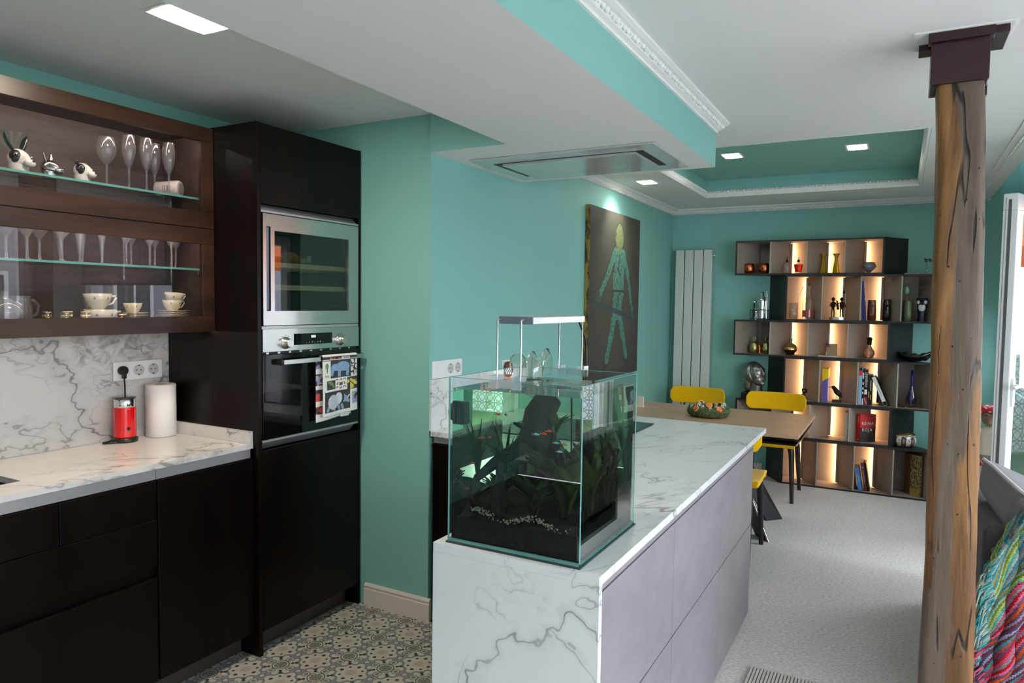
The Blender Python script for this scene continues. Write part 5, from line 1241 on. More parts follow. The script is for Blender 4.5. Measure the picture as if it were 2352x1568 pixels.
def figure(x, arm):
    p = MB(); p.ball((x, 0, .166), (.013, .012, .014), 12, 8); p.lathe([(.022, .168), (.015, .174), (.004, .186)], 14, (x, 0, 0))
    p.tube([(x, 0, .152), (x, 0, .140), (x, 0, .112), (x, 0, .088)], [.006, .017, .016, .009], 12)
    for sx in (-1, 1):
        p.tube([(x+sx*.006, 0, .090), (x+sx*.009, .004, .055), (x+sx*.008, 0, .0222)], [.0060, .0045, .004], 8)
        if arm == 0: p.tube([(x+sx*.015, 0, .142), (x+sx*.024, -.006, .118), (x+sx*.010, -.014, .105)], [.0045, .004, .0035], 8)
    if arm: p.tube([(x+.015, 0, .142), (x+.026, -.004, .12), (x+.028, -.006, .10)], [.0045, .004, .003], 8); p.tube([(x-.015, 0, .142), (x-.026, -.008, .125), (x-.024, -.012, .11)], [.0045, .004, .003], 8)
    return p
figure(-.034, 0).obj('standing_figure', DKB, fg); figure(.030, 1).obj('musician_figure', DKB, fg)
MB().tube([(-.016, -.016, .158), (-.004, -.016, .155), (0, -.016, .12), (.006, -.018, .088), (.012, -.018, .085)], [.002, .006, .009, .011, .004], 10).obj('saxophone', DKB, fg)
MB().tube([(.056, 0, .02), (.056, 0, .235)], .0016, 6).obj('sign_post', STEEL, fg); MB().box(.036, .060, -.001, .001, .215, .236).obj('sign_plate', DKB, fg)
def book(label, x, y, z, w, d, hgt, cover, lean=0, spine=None, group=None, rz=0, pages=True, cat='book'):
    """spine faces -y; x is the left foot; lean about y (positive leans right)"""
    t = thing('book', label, cat, (x, y, z), (0, lean, rz), group)
    c = MB(); c.box(0, .002, 0, d, 0, hgt); c.box(w-.002, w, 0, d, 0, hgt); c.box(.002, w-.002, 0, .002, 0, hgt); c.obj('cover', cover, t)
    MB().box(.002, w-.002, .003, d-.003, .003, hgt-.003).obj('pages', pm('page_edges', (.66, .60, .50), .9), t)
    return t
def marks(n, w_, h_, mat, parent, x, z, seed):
    """tiny worn spine print, too small to read"""
    random.seed(seed); m = MB(); zz = z
    for k in range(n):
        hh = h_*random.uniform(.5, 1.1); m.box(x-w_/2*random.uniform(.6, 1), x+w_/2*random.uniform(.6, 1), -.0008, -.0002, zz-hh, zz); zz -= hh+h_*.35
    return m.obj('spine_print', mat, parent)
def bc(n, r, g, b): return pm('cover_'+n, srgb(r, g, b), .45, var=.05)
book('thin blue book leaning against the divider beside the brown tiki mug', -.268, 6.33, RZ['B']+.0004, .030, .16, .315, bc('navy', 30, 36, 120), -.085)
def tiki(name, label, x, mat, h, r, detail=True):
    t = LT(name, label, 'mug', x, RZ['B'], [('mug_body', [(r*.9, 0), (r, .006), (r*1.02, h*.5), (r*.95, h*.93), (r, h), (r*.9, h), (r*.86, h*.5), (0, .02)], mat)], n=22, group='tiki mugs', fac=lambda a, z: 1+.035*math.sin(5*a+z*70)+.03*math.sin(z*150))
    if detail:
        MB().box(-r*.55, r*.55, -r*1.12, -r*.8, h*.66, h*.76).obj('brow', mat, t, bevel=.004); MB().box(-r*.18, r*.18, -r*1.25, -r*.8, h*.42, h*.70).obj('nose', mat, t, bevel=.004)
        MB().box(-r*.5, r*.5, -r*1.10, -r*.8, h*.22, h*.34).obj('mouth', mat, t, bevel=.004)
    return t
BRG = pm('brown_glaze', (.17, .045, .010), .15, var=.35, scale=40); DKG = pm('dark_glaze', (.020, .009, .007), .12, var=.3, scale=60); GNG = pm('green_glaze', (.15, .20, .095), .15, var=.35, scale=70)
tiki('tiki_mug', 'brown glazed tiki face mug', -.203, BRG, .165, .031)
tiki('tiki_mug', 'tall near-black glazed tiki mug', -.098, DKG, .172, .030)
g_ = tiki('tiki_mug', 'green glazed tumbler holding a pale green pick', .050, GNG, .165, .029, False)
MB().tube([(.0, 0, .03), (-.006, 0, .17), (-.010, 0, .215)], .0022, 6).obj('stirrer_rod', pm('pink_rod', (.5, .25, .2), .4), g_)
MB().ball((-.012, 0, .245), (.017, .006, .030), 14, 10).obj('stirrer_leaf', pm('jade_plastic', (.16, .42, .30), .3), g_)
tc = LT('toucan_mug', 'navy and white toucan-shaped mug near the pillar', 'mug', .145, RZ['B'], [('mug_body', [(.030, 0), (.032, .01), (.024, .03), (.028, .07), (.033, .12), (.037, .165), (.040, .185), (.037, .185), (.030, .15), (0, .05)], pm('navy_glaze', (.010, .014, .045), .1))], n=24)
MB().ball((0, -.016, .115), (.026, .020, .045), 14, 10).obj('white_breast', pm('white_glaze', (.75, .74, .70), .15), tc)
for sx in (-1, 1): MB().ball((sx*.022, -.024, .152), (.014, .010, .016), 10, 8).obj('cheek', pm('white_glaze', (.75, .74, .70), .15), tc)
MB().tube([(0, -.028, .160), (0, -.046, .150), (0, -.050, .128)], [.014, .012, .003], 10).obj('beak', CERB, tc)
# row C
PIN = pm('pineapple_brass', (.42, .40, .16), .25, .9, var=.3, scale=120, bump=.9, bscale=140)
for k, x in enumerate((-1.105, -1.005)):
    t = LT('pineapple_tin', ('brass pineapple cup standing clear in the end compartment', 'brass pineapple cup half hidden by the divider')[k], 'ornament', x, RZ['C'], [('fruit', [(.022, 0), (.034, .012), (.038, .045), (.034, .08), (.022, .098), (.012, .102)], PIN)], group='brass pineapple cups', n=20)
    lf = MB()
    for q in range(9):
        a = q*.7; rr = .022 if q % 2 else .012; lf.tube([(0, 0, .10), (rr*.5*math.cos(a), rr*.5*math.sin(a), .122), (rr*1.2*math.cos(a), rr*1.2*math.sin(a), .150-(.012 if q % 2 else 0))], [.006, .006, .0008], 6, flat=(1, .4))
    lf.obj('leaf_crown', PIN, t)
t = LT('copper_jigger', 'small copper jigger between the pineapple cups', 'jigger', -1.055, RZ['C'], [('cup', [(.014, 0), (.015, .003), (.010, .035), (.019, .076), (.0175, .076), (.008, .04)], COPP)], y=6.38)
t = LT('liqueur_bottle', 'round flat-shouldered dark liqueur bottle with a banded label', 'bottle', -.808, RZ['C'], [('lower_glass', [(.026, 0), (.036, .004), (.034, .014), (.052, .034), (.055, .045)], pm('black_cherry', (.020, .003, .003), .06)), ('label_band', [(.0552, .045), (.0554, .062), (.052, .066)], GOLD), ('upper_glass', [(.0515, .066), (.040, .085), (.015, .10), (.012, .108)], pm('amber_glass', (.32, .18, .05), .06, Transmission_Weight=.4)), ('neck', [(.0125, .1082), (.0135, .112), (.0135, .136), (.011, .138)], pm('green_foil', (.10, .16, .09), .3))], n=28)
tr2 = tag(MB().box(-.085, .08, -.045, .045, 0, .008).obj('stone_tray', pm('white_stone', (.66, .62, .57), .4), None, (-.500, 6.385, RZ['C'])), 'white flat stone tray under the flower and photo frame', 'tray')
pf = thing('photo_frame', 'small clear photo frame on the white stone tray', 'photo frame', (-.490, 6.40, RZ['C']+.0082))
MB().box(-.040, .040, -.002, .002, 0, .092).obj('picture', pm('sepia_print', (.42, .30, .16), .5), pf); MB().box(-.044, .044, -.003, .003, .092, .096).obj('top_edge', DKB, pf); MB().box(-.044, -.041, -.003, .003, 0, .092).obj('side_edge', DKB, pf); MB().box(.041, .044, -.003, .003, 0, .092).obj('side_edge', DKB, pf)
twig('flower_vase', 'tiny vase with a violet blossom before the photo frame', -.525, 6.365, RZ['C']+.0082, .095, pm('violet_petal', (.30, .05, .20), .6), 5)
t = LT('perfume_lamp', 'spiral ribbed glass perfume lamp with a dark bronze cap', 'perfume lamp', -.210, RZ['C'], [('glass_body', [(.018, 0), (.030, .008), (.041, .035), (.038, .058), (.020, .085), (.013, .10), (.014, .108)], pm('rose_glass', (.48, .27, .16), .1, Transmission_Weight=.4)), ('collar', [(.0145, .1082), (.0175, .114), (.0165, .145), (.0205, .150), (.019, .162), (.008, .172)], DKB)], n=28, fac=lambda a, z: 1+.025*math.cos(12*a+z*90) if z < .1 else 1)
# on row D, right of row C
fb = thing('black_bowl', 'wide black leaf-shaped bowl holding three dark balls', 'bowl', (.10, 6.42, RT['D']))
MB().grid(lambda u, v: ((u-.5)*.25, (v-.5)*.17*math.sin(PI*min(.97, max(.03, u)))**.6, .004+.10*(abs(u-.5)**2)*1.6+.18*(abs(v-.5)**2)), 18, 10).obj('dish', pm('ebony', (.006, .006, .007), .25), fb, solid=.006)
for k, (x, y, z) in enumerate(((-.055, 0, .047), (.010, -.010, .042), (.078, 0, .047))):
    BW = NT('striped_ball_%d' % k); wv = BW.n('ShaderNodeTexWave'); BW.l(BW.coord(), wv.inputs['Vector']); wv.inputs['Scale'].default_value = (9, 26, 40)[k]; wv.inputs['Distortion'].default_value = 3; BW.base(BW.mix(BW.band(wv.outputs['Fac'], .88, .96), (.012, .008, .008), ((.05, .04, .04), (.42, .33, .28), (.10, .06, .05))[k])); BW.set(.22)
    tag(MB().ball((0, 0, 0), (.036, .034, .032), 22, 14).obj('wooden_ball', BW.m, None, (.10+x, 6.42+y, RT['D']+z-.004)), ('dark polished ball at the inner end of the black bowl', 'dark ball with pale stripes in the middle of the black bowl', 'ribbed brown ball at the pillar end of the black bowl')[k], 'ball', 'balls in the black bowl')
# bust on row E, left of row D
bu = thing('head_bust', 'grey bronze bust of a head tilted upward on a dark plinth', 'bust', (-1.085, 6.40, RT['E']))
BRZ = pm('grey_bronze', (.30, .29, .27), .30, .8, var=.25, scale=14)
MB().box(-.105, .085, -.065, .075, 0, .046).obj('plinth', pm('plinth_wood', (.014, .008, .007), .4), bu, bevel=.002)
MB().tube([(.005, .01, .0462), (.010, .006, .09), (.014, 0, .13), (.0, .01, .19)], [.056, .047, .046, .05], 20).obj('neck', BRZ, bu)
HF = Vector((.70, -.64, .32)).normalized(); HS = HF.cross(Vector((0, 0, 1))).normalized(); HU = HS.cross(HF); HC = Vector((.0, .0, .205))
def hb_(a, b, c): p = HC+HF*a+HS*b+HU*c; return (p.x, p.y, p.z)
def hball(m, c, r, n=16, k=12, fn=None):
    q = MB().ball((0, 0, 0), 1.0, n, k, fn=fn); m.add([hb_(c[0]+p[0]*r[0], c[1]+p[1]*r[1], c[2]+p[2]*r[2]) for p in q.v], q.f, 0, True)
hm_ = MB()
hball(hm_, (0, 0, .012), (.088, .074, .092), 28, 20); hball(hm_, (.030, 0, -.050), (.052, .054, .058), 22, 16); hball(hm_, (.066, 0, -.096), (.020, .024, .019))
for sg_ in (-1, 1):
    hball(hm_, (.044, sg_*.028, -.022), (.034, .034, .040)); hball(hm_, (.072, sg_*.030, .010), (.013, .018, .0085)); hball(hm_, (.094, sg_*.010, -.026), (.010, .008, .007))
    hm_.tube([hb_(.090, sg_*.008, .022), hb_(.086, sg_*.026, .031), hb_(.070, sg_*.050, .024)], [.006, .0075, .004], 8)
hm_.tube([hb_(.084, 0, .036), hb_(.094, 0, .008), hb_(.106, 0, -.020), hb_(.100, 0, -.030)], [.008, .0085, .0115, .007], 10)
hball(hm_, (.082, 0, -.053), (.012, .024, .0058)); hball(hm_, (.081, 0, -.066), (.012, .020, .0070))
hm_.obj('head', BRZ, bu)
hc = MB()
def hair(p): return p*(1.0 if p.x < .25 else max(.5, 1.0-(p.x-.25)*1.3))
hball(hc, (-.012, 0, .018), (.104, .092, .098), 32, 24, hair)
hc.tube([(-.045, .03, .185), (-.070, .03, .135), (-.062, .025, .090), (-.050, .02, .060)], [.050, .052, .045, .028], 16); hc.obj('hair', BRZ, bu)
# row D
sc_ = thing('abstract_sculpture', 'small black block sculpture with a round hole', 'sculpture', (-.690, 6.40, RZ['D']))
k_ = MB(); k_.box(-.020, .020, -.008, .008, 0, .006); k_.box(-.006, .004, -.006, .006, .006, .03); k_.box(-.024, .012, -.006, .006, .03, .048); k_.box(-.010, .006, -.006, .006, .048, .058); k_.box(-.012, .026, -.006, .006, .058, .068); k_.box(.010, .026, -.006, .006, .068, .094); k_.box(-.010, .010, -.006, .006, .084, .094); k_.box(-.016, -.008, -.006, .006, .068, .094); k_.obj('blocks', DKB, sc_)
b_ = book('thick purple and yellow book standing beside the bird', -.545, 6.34, RZ['D'], .043, .16, .275, bc('violet', 92, 84, 170))
MB().hexa([(-.0006, -.0006, .17), (.0436, -.0006, .20), (.0436, .16, .20), (-.0006, .16, .17), (-.0006, -.0006, .2756), (.0436, -.0006, .2756), (.0436, .16, .2756), (-.0006, .16, .2756)]).obj('yellow_jacket', bc('yellow', 232, 196, 20), b_)
bd = thing('bird_sculpture', 'dark bronze bird perched on a small black block', 'sculpture', (-.435, 6.39, RZ['D']))
MB().box(-.034, .034, -.022, .022, 0, .022).obj('block', SHB, bd)
m = MB(); m.tube([(-.040, 0, .118), (-.028, 0, .122), (-.015, 0, .108), (.0, 0, .085), (.022, 0, .060), (.040, 0, .042)], [.013, .016, .017, .022, .016, .004], 14); m.tube([(-.050, 0, .120), (-.064, 0, .122)], [.006, .001], 8); m.tube([(-.004, -.006, .075), (-.004, -.006, .0222)], .0025, 6); m.tube([(.008, .006, .07), (.008, .006, .0222)], .0025, 6); m.obj('bird', DKB, bd)
WT = pm('print_white', (.82, .82, .80), .6); RDP = pm('print_red', srgb(225, 40, 60), .5); YLP = pm('print_ochre', (.55, .38, .03), .5)
BD = 'books in the shelf of the blue vase'
zD = RZ['D']
t = book('pale blue spined book with a red top against the divider', -.274, 6.345, zD, .024, .17, .300, bc('paleblue', 150, 195, 226), group=BD); MB().box(.0015, .0225, -.0006, 0, .235, .275).obj('red_band', RDP, t); MB().box(.0015, .0225, -.0006, 0, .276, .299).obj('black_band', BLACK, t)
t = book('thin black book with pale spine blocks', -.248, 6.345, zD, .013, .17, .285, bc('black', 16, 14, 16), group=BD)
for z, h_ in ((.21, .05), (.16, .022), (.12, .022), (.085, .02), (.0, .05)): MB().box(.002, .011, -.0006, 0, z+.002, z+h_).obj('spine_block', WT, t)
t = book('black book lettered UNIVERSO down its spine', -.2335, 6.345, zD, .026, .17, .285, bc('black', 16, 14, 16), group=BD)
text('UNIVERSO', WT, .027, t, (.0125, -.0008, .205), (PI/2, PI/2, 0), sx=.95)
MB().box(.003, .022, -.0008, 0, .085, .125).obj('white_badge', WT, t); MB().box(.001, .025, -.0006, 0, .004, .065).obj('red_panel', bc('crimson', 150, 10, 40), t); MB().hexa([(.002, -.001, .055), (.006, -.001, .055), (.006, -.0004, .055), (.002, -.0004, .055), (.020, -.001, .006), (.024, -.001, .006), (.024, -.0004, .006), (.020, -.0004, .006)]).obj('white_slash', WT, t)
t = book('black book with a pale title and ochre flame on the spine', -.206, 6.345, zD, .032, .17, .245, bc('black', 16, 14, 16), group=BD)
marks(11, .008, .007, WT, t, .020, .20, 1); MB().box(.004, .011, -.0006, 0, .06, .11).obj('ochre_flame', YLP, t); MB().box(.018, .024, -.0006, 0, .045, .085).obj('ochre_flame', YLP, t)
t = book('white spined black book leaning on the black books', -.088, 6.345, zD+.0002, .030, .17, .245, bc('black', 14, 13, 14), math.radians(-23), group=BD)
MB().box(.001, .029, -.0006, 0, .002, .243).obj('white_spine', WT, t); text('DE LA FUNCION', pm('print_grey', (.12, .12, .13), .6), .0125, t, (.015, -.0012, .125), (PI/2, PI/2, 0)); MB().box(.002, .028, -.0012, -.0006, .004, .035).obj('photo_panel', bc('black', 16, 14, 16), t)
t = LT('teardrop_vase', 'cobalt teardrop vase cased in clear glass with a long neck', 'vase', .100, RZ['D'], [('blue_core', [(.0, .022), (.020, .032), (.030, .062), (.024, .10), (.012, .15), (.0085, .20), (.009, .295), (.007, .295)], pm('cobalt_deep', (.004, .010, .20), .04, Transmission_Weight=.25)), ('clear_casing', [(.022, 0), (.034, .012), (.043, .05), (.036, .09), (.022, .13), (.012, .17)], thin_glass('amber_casing', (.86, .74, .66), 2.2))], n=28)
tag(MB().box(-.022, .022, -.006, .006, 0, .008).obj('pen_case', BLACK, None, (.035, 6.36, RZ['D'])), 'small black slab lying beside the teardrop vase', 'box')
# row E books
zE = RZ['E']; BE = 'books beside the red thriller'
book('slim book showing its cream page block', -.362, 6.345, zE, .022, .15, .232, bc('cream', 205, 198, 180), group=BE)
t = book('black paperback with a thin pale spine title', -.338, 6.345, zE, .020, .17, .255, bc('black', 16, 14, 16), group=BE); marks(9, .005, .008, pm('print_dim', (.3, .3, .28), .6), t, .010, .18, 2); MB().ball((.010, -.0004, .022), (.004, .0008, .004), 8, 6).obj('logo_dot', WT, t)
book('black hardback behind the red thriller', -.316, 6.40, zE, .026, .14, .262, bc('black', 16, 14, 16), group=BE)
rr_ = thing('book', 'red and black thriller turned to show its REINA ROJA cover', 'book', (-.252, 6.338, zE), (0, 0, math.radians(-50)), BE)
RDC = bc('scarlet', 214, 0, 16)
MB().box(-.038, 0, 0, .002, 0, .225).obj('spine', RDC, rr_); MB().box(-.036, -.002, .003, .142, .003, .222).obj('pages', pm('page_edges', (.66, .60, .50), .9), rr_); MB().box(-.038, -.036, .002, .145, 0, .225).obj('back_cover', RDC, rr_)
fc = painted('front_cover', PRINT, 30, 44, lambda u, v: (.0, .145*u, .225*v), lambda u, v: srgb(225-90*u, 6, 16) if v > .42+.10*(1-u)+.12*u*u else (.008, .006, .006), rr_); fc.data.flip_normals()
text('REINA', WT, .036, rr_, (.0008, .070, .150), (PI/2, 0, PI/2), sx=.95, space=1.2); text('ROJA', WT, .036, rr_, (.0008, .066, .098), (PI/2, 0, PI/2), sx=.95, space=1.3); marks(6, .014, .008, pm('print_pink', (.8, .3, .25), .6), rr_, -.019, .205, 5); MB().ball((-.019, -.0004, .018), (.005, .0008, .005), 8, 6).obj('logo_dot', WT, rr_)
# imari bowl on row F
ib = thing('imari_bowl', 'squat patterned porcelain bowl with a gilt rim', 'bowl', (.062, 6.425, RT['F']))
def imc(u, v):
    a = u*8 % 1; 
    if v > .86 or v < .05: return (.48, .36, .10)
    if abs(a-.5) < .22 and abs(v-.45) < .30: 
        return (.45, .20, .12) if (abs(a-.5) < .10 and abs(v-.45) < .13) else (.03, .02, .07)
    return (.40, .12, .08) if noise.noise(Vector((u*60, v*9, 1))) > .28 else (.03, .03, .06) if noise.noise(Vector((u*50, v*8, 6))) > .42 else (.72, .66, .58)
pr_ = [(.055, 0), (.082, .018), (.093, .045), (.090, .070), (.078, .092), (.080, .098)]
def ibf(u, v):
    k = v*(len(pr_)-1); i = min(int(k), len(pr_)-2); f = k-i; r = pr_[i][0]*(1-f)+pr_[i+1][0]*f; z = pr_[i][1]*(1-f)+pr_[i+1][1]*f; a = -2*PI*u+.4
    return (r*math.cos(-a), r*math.sin(-a), z)
PORC = NT('glazed_print'); at_ = PORC.n('ShaderNodeAttribute'); at_.attribute_name = 'print'; PORC.base(PORC.mix(PORC.math('MULTIPLY', PORC.noise(40, 2, .5, 0, PORC.coord()), .1), at_.outputs['Color'], (.5, .5, .5))); PORC.set(.15)
painted('porcelain_wall', PORC.m, 96, 20, ibf, imc, ib); MB().lathe([(.080, .097), (.084, .100), (.080, .104), (.074, .100), (.076, .095)], 40, close=False).obj('gilt_rim', GOLD, ib); MB().lathe([(.054, .001), (.056, .0015), (.072, .02), (.078, .06), (.074, .097)], 32).obj('inner_wall', pm('bowl_inner', (.45, .36, .14), .25, .5), ib)
# row F books and box
zF = RZ['F']; BF = 'leaning books on the lowest shelf'
book('dark maroon book at the back of the lowest leaning group', -.285, 6.37, zF+.0002, .018, .13, .235, bc('maroon', 46, 12, 18), math.radians(-6), group=BF)
t = book('bright blue book in the lowest leaning group', -.246, 6.345, zF+.0002, .028, .15, .185, bc('azure', 66, 140, 214), math.radians(-9), group=BF); marks(7, .006, .009, pm('print_sky', (.45, .62, .8), .6), t, .014, .13, 3)
t = book('brown lettered book at the front of the lowest leaning group', -.205, 6.345, zF+.0002, .024, .15, .230, bc('brown', 96, 48, 50), math.radians(-8.5), group=BF); marks(11, .006, .008, pm('print_tan', (.5, .4, .38), .6), t, .012, .165, 4); MB().ball((.012, -.0004, .19), (.007, .0008, .007), 10, 6).obj('seal', pm('seal_grey', (.4, .35, .33), .6), t)
t = book('narrow black book leaning on the brown one', -.176, 6.348, zF+.0002, .012, .15, .228, bc('black', 16, 14, 16), math.radians(-8.5), group=BF)
bx = thing('gilded_panel', 'brown panel box with a gold landscape leaning in the lowest shelf', 'box', (.075, 6.46, zF), (0, 0, math.radians(-38)))
def gcol(u, v):
    n = noise.noise(Vector((u*9, v*14, 2))); m_ = noise.noise(Vector((u*26, v*34, 9)))
    if u > .86: return (.50, .40, .14) if noise.noise(Vector((u*80, v*40, 3))) > .1 else (.05, .05, .03)
    if v < .16: return (.42+.1*n, .28+.1*n, .04)
    return (.45, .30, .05) if n+.5*m_ > .12 else (.07, .055, .025) if m_ > -.1 else (.20, .18, .11)
MB().box(0, .15, .001, .035, 0, .325).obj('board', make_wood('panel_brown', (.10, .035, .012), (.18, .07, .022), .4, 'z'), bx)
painted('gold_picture', PORC.m, 30, 60, lambda u, v: (.055+.095*u, 0, .325*v), gcol, bx)
# ================================================================== wooden pillar
def make_old_wood():
    t = NT('weathered_timber'); co = t.coord('Object', (1, 1, .10)); c2 = t.coord()
    n1 = t.noise(11, 5, .6, .8, co); n2 = t.noise(60, 4, .65, .2, co); big = t.noise(3.6, 5, .55, .8, t.coord('Object', (2.2, 2.2, .42)))
    gold = t.mix(t.band(n1, .35, .65), (.10, .042, .012), (.29, .135, .038)); grey = t.mix(n2, (.066, .043, .029), (.165, .118, .084))
    sx = t.n('ShaderNodeSeparateXYZ'); t.l(c2, sx.inputs[0]); M = t.math
    off = M('MULTIPLY', M('SUBTRACT', t.noise(1.1, 2, .5, 0, t.coord('Object', (.2, .2, 1))), .5), .16)
    ax = M('ABSOLUTE', M('SUBTRACT', M('ADD', sx.outputs[0], off), .160))
    g_ = M('ADD', M('SUBTRACT', .77, M('MULTIPLY', ax, 8.0)), M('MULTIPLY', M('SUBTRACT', big, .5), 1.5))
    big = g_
    col = t.mix(t.band(g_, .42, .50), gold, grey)
    crack = t.math('SUBTRACT', 1.0, t.band(t.math('ABSOLUTE', t.math('SUBTRACT', t.noise(7, 3, .5, .3, t.coord('Object', (1, 1, .09))), .5)), .003, .014))
    crack = t.math('MULTIPLY', crack, t.band(t.noise(4, 2, .5, 0, c2), .42, .54))
    vor = t.n('ShaderNodeTexVoronoi'); t.l(c2, vor.inputs['Vector']); vor.inputs['Scale'].default_value = 34; holes = t.math('SUBTRACT', 1.0, t.band(vor.outputs['Distance'], .09, .13))
    dk = t.math('MAXIMUM', crack, t.math('MULTIPLY', holes, t.band(t.noise(9, 2, .5, 0, c2), .5, .58)))
    col = t.mix(t.math('MULTIPLY', dk, .92), col, (.012, .008, .006))
    t.base(col); t.set(.55); h = t.math('SUBTRACT', t.math('ADD', t.math('MULTIPLY', n2, .4), n1), t.math('MULTIPLY', dk, 1.5)); t.bump(h, .6, .006); return t.m
OLDW = make_old_wood()
pil = thing('timber_pillar', 'old weathered timber pillar with a dark red steel cap', 'pillar', (0, 0, 0))
prof = [(0, .103, .262), (.35, .102, .256), (.6, .104, .247), (.93, .101, .245), (1.2, .098, .239), (1.51, .090, .232), (1.8, .088, .222), (2.09, .080, .212), (2.24, .072, .205)]
def pil_at(z):
    for (a, l0, r0), (b, l1, r1) in zip(prof, prof[1:]):
        if a <= z <= b: f = (z-a)/(b-a); return l0+(l1-l0)*f, r0+(r1-r0)*f
    return prof[-1][1:]
NA, NZ = 48, 150
def pf_(u, v):
    z = 2.24*v; l, r = pil_at(z); cx_, hx = (l+r)/2, (r-l)/2; hy = .074; a = 2*PI*u
    ca, sa = math.cos(a), math.sin(a); k = (abs(ca)**7+abs(sa)**7)**(-1/7)
    d = 1+.055*noise.noise(Vector((ca*1.3, sa*1.3, z*2.3)))+.030*noise.noise(Vector((ca*4, sa*4, z*7)))+.012*noise.noise(Vector((ca*9, sa*9, z*25)))
    return (cx_+hx*k*ca*d, 2.755+hy*k*sa*d, z)
pm_b = MB().grid(pf_, NA, NZ); pm_b.add([pf_(i/NA, 1) for i in range(NA)], [list(range(NA))]); pm_b.obj('timber_post', OLDW, pil)
RED = pm('oxblood_paint', (.030, .006, .010), .28, var=.3, bump=.5, bscale=90)
MB().box(.055, .214, 2.668, 2.836, 2.215, 2.356).obj('steel_cap', RED, pil, bevel=.003)
cc = MB().box(.046, .224, 2.655, 2.700, 2.345, 2.3765); cc.box(.222, .262, 2.665, 2.845, 2.350, 2.3765); cc.box(.020, .056, 2.76, 2.83, 2.352, 2.3765); cc.box(.205, .218, 2.77, 2.842, 2.19, 2.30)
cc.obj('bearing_plates', RED, pil, bevel=.002)
MB().box(.005, .275, 2.645, 2.86, 2.3735, 2.3769).obj('ceiling_plate', PLASTER, pil)

# ================================================================== sofa, throw, doll, rug
sf = thing('sofa', 'dark grey fabric sofa behind the timber pillar', 'sofa', (0, 0, 0))
SX0, SX1, SY0, SY1 = .292, 1.25, 3.02, 4.22
def soft(x0, x1, y0, y1, z0, z1, name, mat, bev=.03, parent=sf, rot=None, loc=None):
    return MB().box(x0, x1, y0, y1, z0, z1).obj(name, mat, parent, bevel=bev, seg=4, rot=rot, loc=loc)
soft(SX0, SX1, SY0+.16, SY1, .05, .30, 'base_frame', SOFAG)
soft(SX0, SX0+.15, SY0, SY1, .05, .72, 'back_panel', SOFAG, .035)
soft(SX0+.161, SX1, SY0, SY0+.16, .05, .56, 'arm', SOFAG, .04)
soft(SX0+.161, SX1+.02, SY0+.162, SY1, .301, .45, 'seat_cushion', SOFAG, .04)
for x in (SX0+.06, SX1-.06):
    for y in (SY0+.06, SY1-.06): MB().lathe([(.015, 0), (.02, .0495)], 10, (x, y, 0)).obj('foot', BLACK, sf)
# tilted back cushion with piping
cv = [(.300, 3.46, .752), (.352, 3.035, .700), (.80, 3.035, .47), (.80, 3.55, .50), (.312, 3.50, .895), (.398, 3.015, .862), (.86, 3.015, .64), (.82, 3.56, .68)]
ck = MB().hexa(cv).obj('back_cushion', SOFAL, sf, bevel=.045, seg=5)
MB().tube([(.325, 3.475, .882), (.345, 3.36, .879), (.375, 3.16, .868), (.400, 3.045, .856), (.425, 3.024, .842), (.52, 3.020, .795), (.80, 3.022, .655)], .0065, 8).obj('piping', pm('piping_white', (.62, .60, .62), .8), ck)
# crocheted throw
def throw_mat():
    t = NT('crochet_stripes'); at = t.n('ShaderNodeAttribute'); at.attribute_name = 'print'
    w = t.noise(420, 2, .6, 0, t.coord()); t.base(t.mix(t.math('MULTIPLY', w, .35), at.outputs['Color'], (.02, .02, .02))); t.set(.95); t.b.inputs['Specular IOR Level'].default_value = .1
    t.bump(w, .8, .004); return t.m
THR = throw_mat()
PAL = [srgb(*c) for c in [(176, 190, 176), (60, 140, 160), (140, 170, 160), (170, 150, 70), (70, 150, 160), (190, 200, 150), (120, 160, 60), (200, 210, 120), (90, 190, 180), (190, 200, 190), (70, 160, 170), (150, 150, 160),
     (200, 30, 50), (214, 90, 120), (150, 140, 150), (190, 20, 30), (220, 110, 140), (120, 80, 110), (214, 90, 20), (110, 70, 100), (150, 140, 170), (120, 60, 50), (90, 70, 110), (170, 160, 190), (100, 60, 60), (60, 140, 160), (180, 80, 60), (110, 80, 110)]]
th_ = thing('crochet_throw', 'multicoloured striped crochet throw with fringe draped over the sofa arm', 'throw', (0, 0, 0))
def ztop(x): 
    P_ = [(.28, .58), (.33, .635), (.36, .70), (.40, .775), (.46, .82), (.6, .80), (.9, .70), (1.3, .62)]
    for (a0, b0_), (a1, b1) in zip(P_, P_[1:]):
        if a0 <= x <= a1: return b0_+(b1-b0_)*(x-a0)/(a1-a0)
    return P_[-1][1]
def drape(u, v):
    """v<.08 lies over the arm top, then hangs down the sofa end to the floor; u=0 the fringed edge"""
    x = .318+.80*u-.045*v; zt = ztop(x); yf = 2.985
    if v < .08: t = v/.08; y = yf+.11*(1-t)**1.5; z = zt+.012*math.sin(t*PI)
    else: t = (v-.08)/.92; y = yf-.012-.035*t; z = zt*(1-t)+.015*t
    fold = .013*math.sin(u*30+v*3)+.008*math.sin(u*61+v*9)
    return (x+.008*math.sin(v*30), y-abs(fold)*min(1, v*6), z)
def thc(u, v):
    k = (v*66+u*84.0+.5*math.sin(u*40)); b = PAL[int(k) % 12] if v+u*1.27 < .50 else PAL[12+int(k) % (len(PAL)-12)]; e = k % 1
    j = 1+.35*noise.noise(Vector((u*190, v*140, 0))); return tuple(min(1, c*j*(.75 if e < .10 or int(k*4) % 2 else 1)) for c in b)
painted('knit_sheet', THR, 190, 240, drape, thc, th_, solid=.010)
random.seed(21); strands = MB(); fcol = []
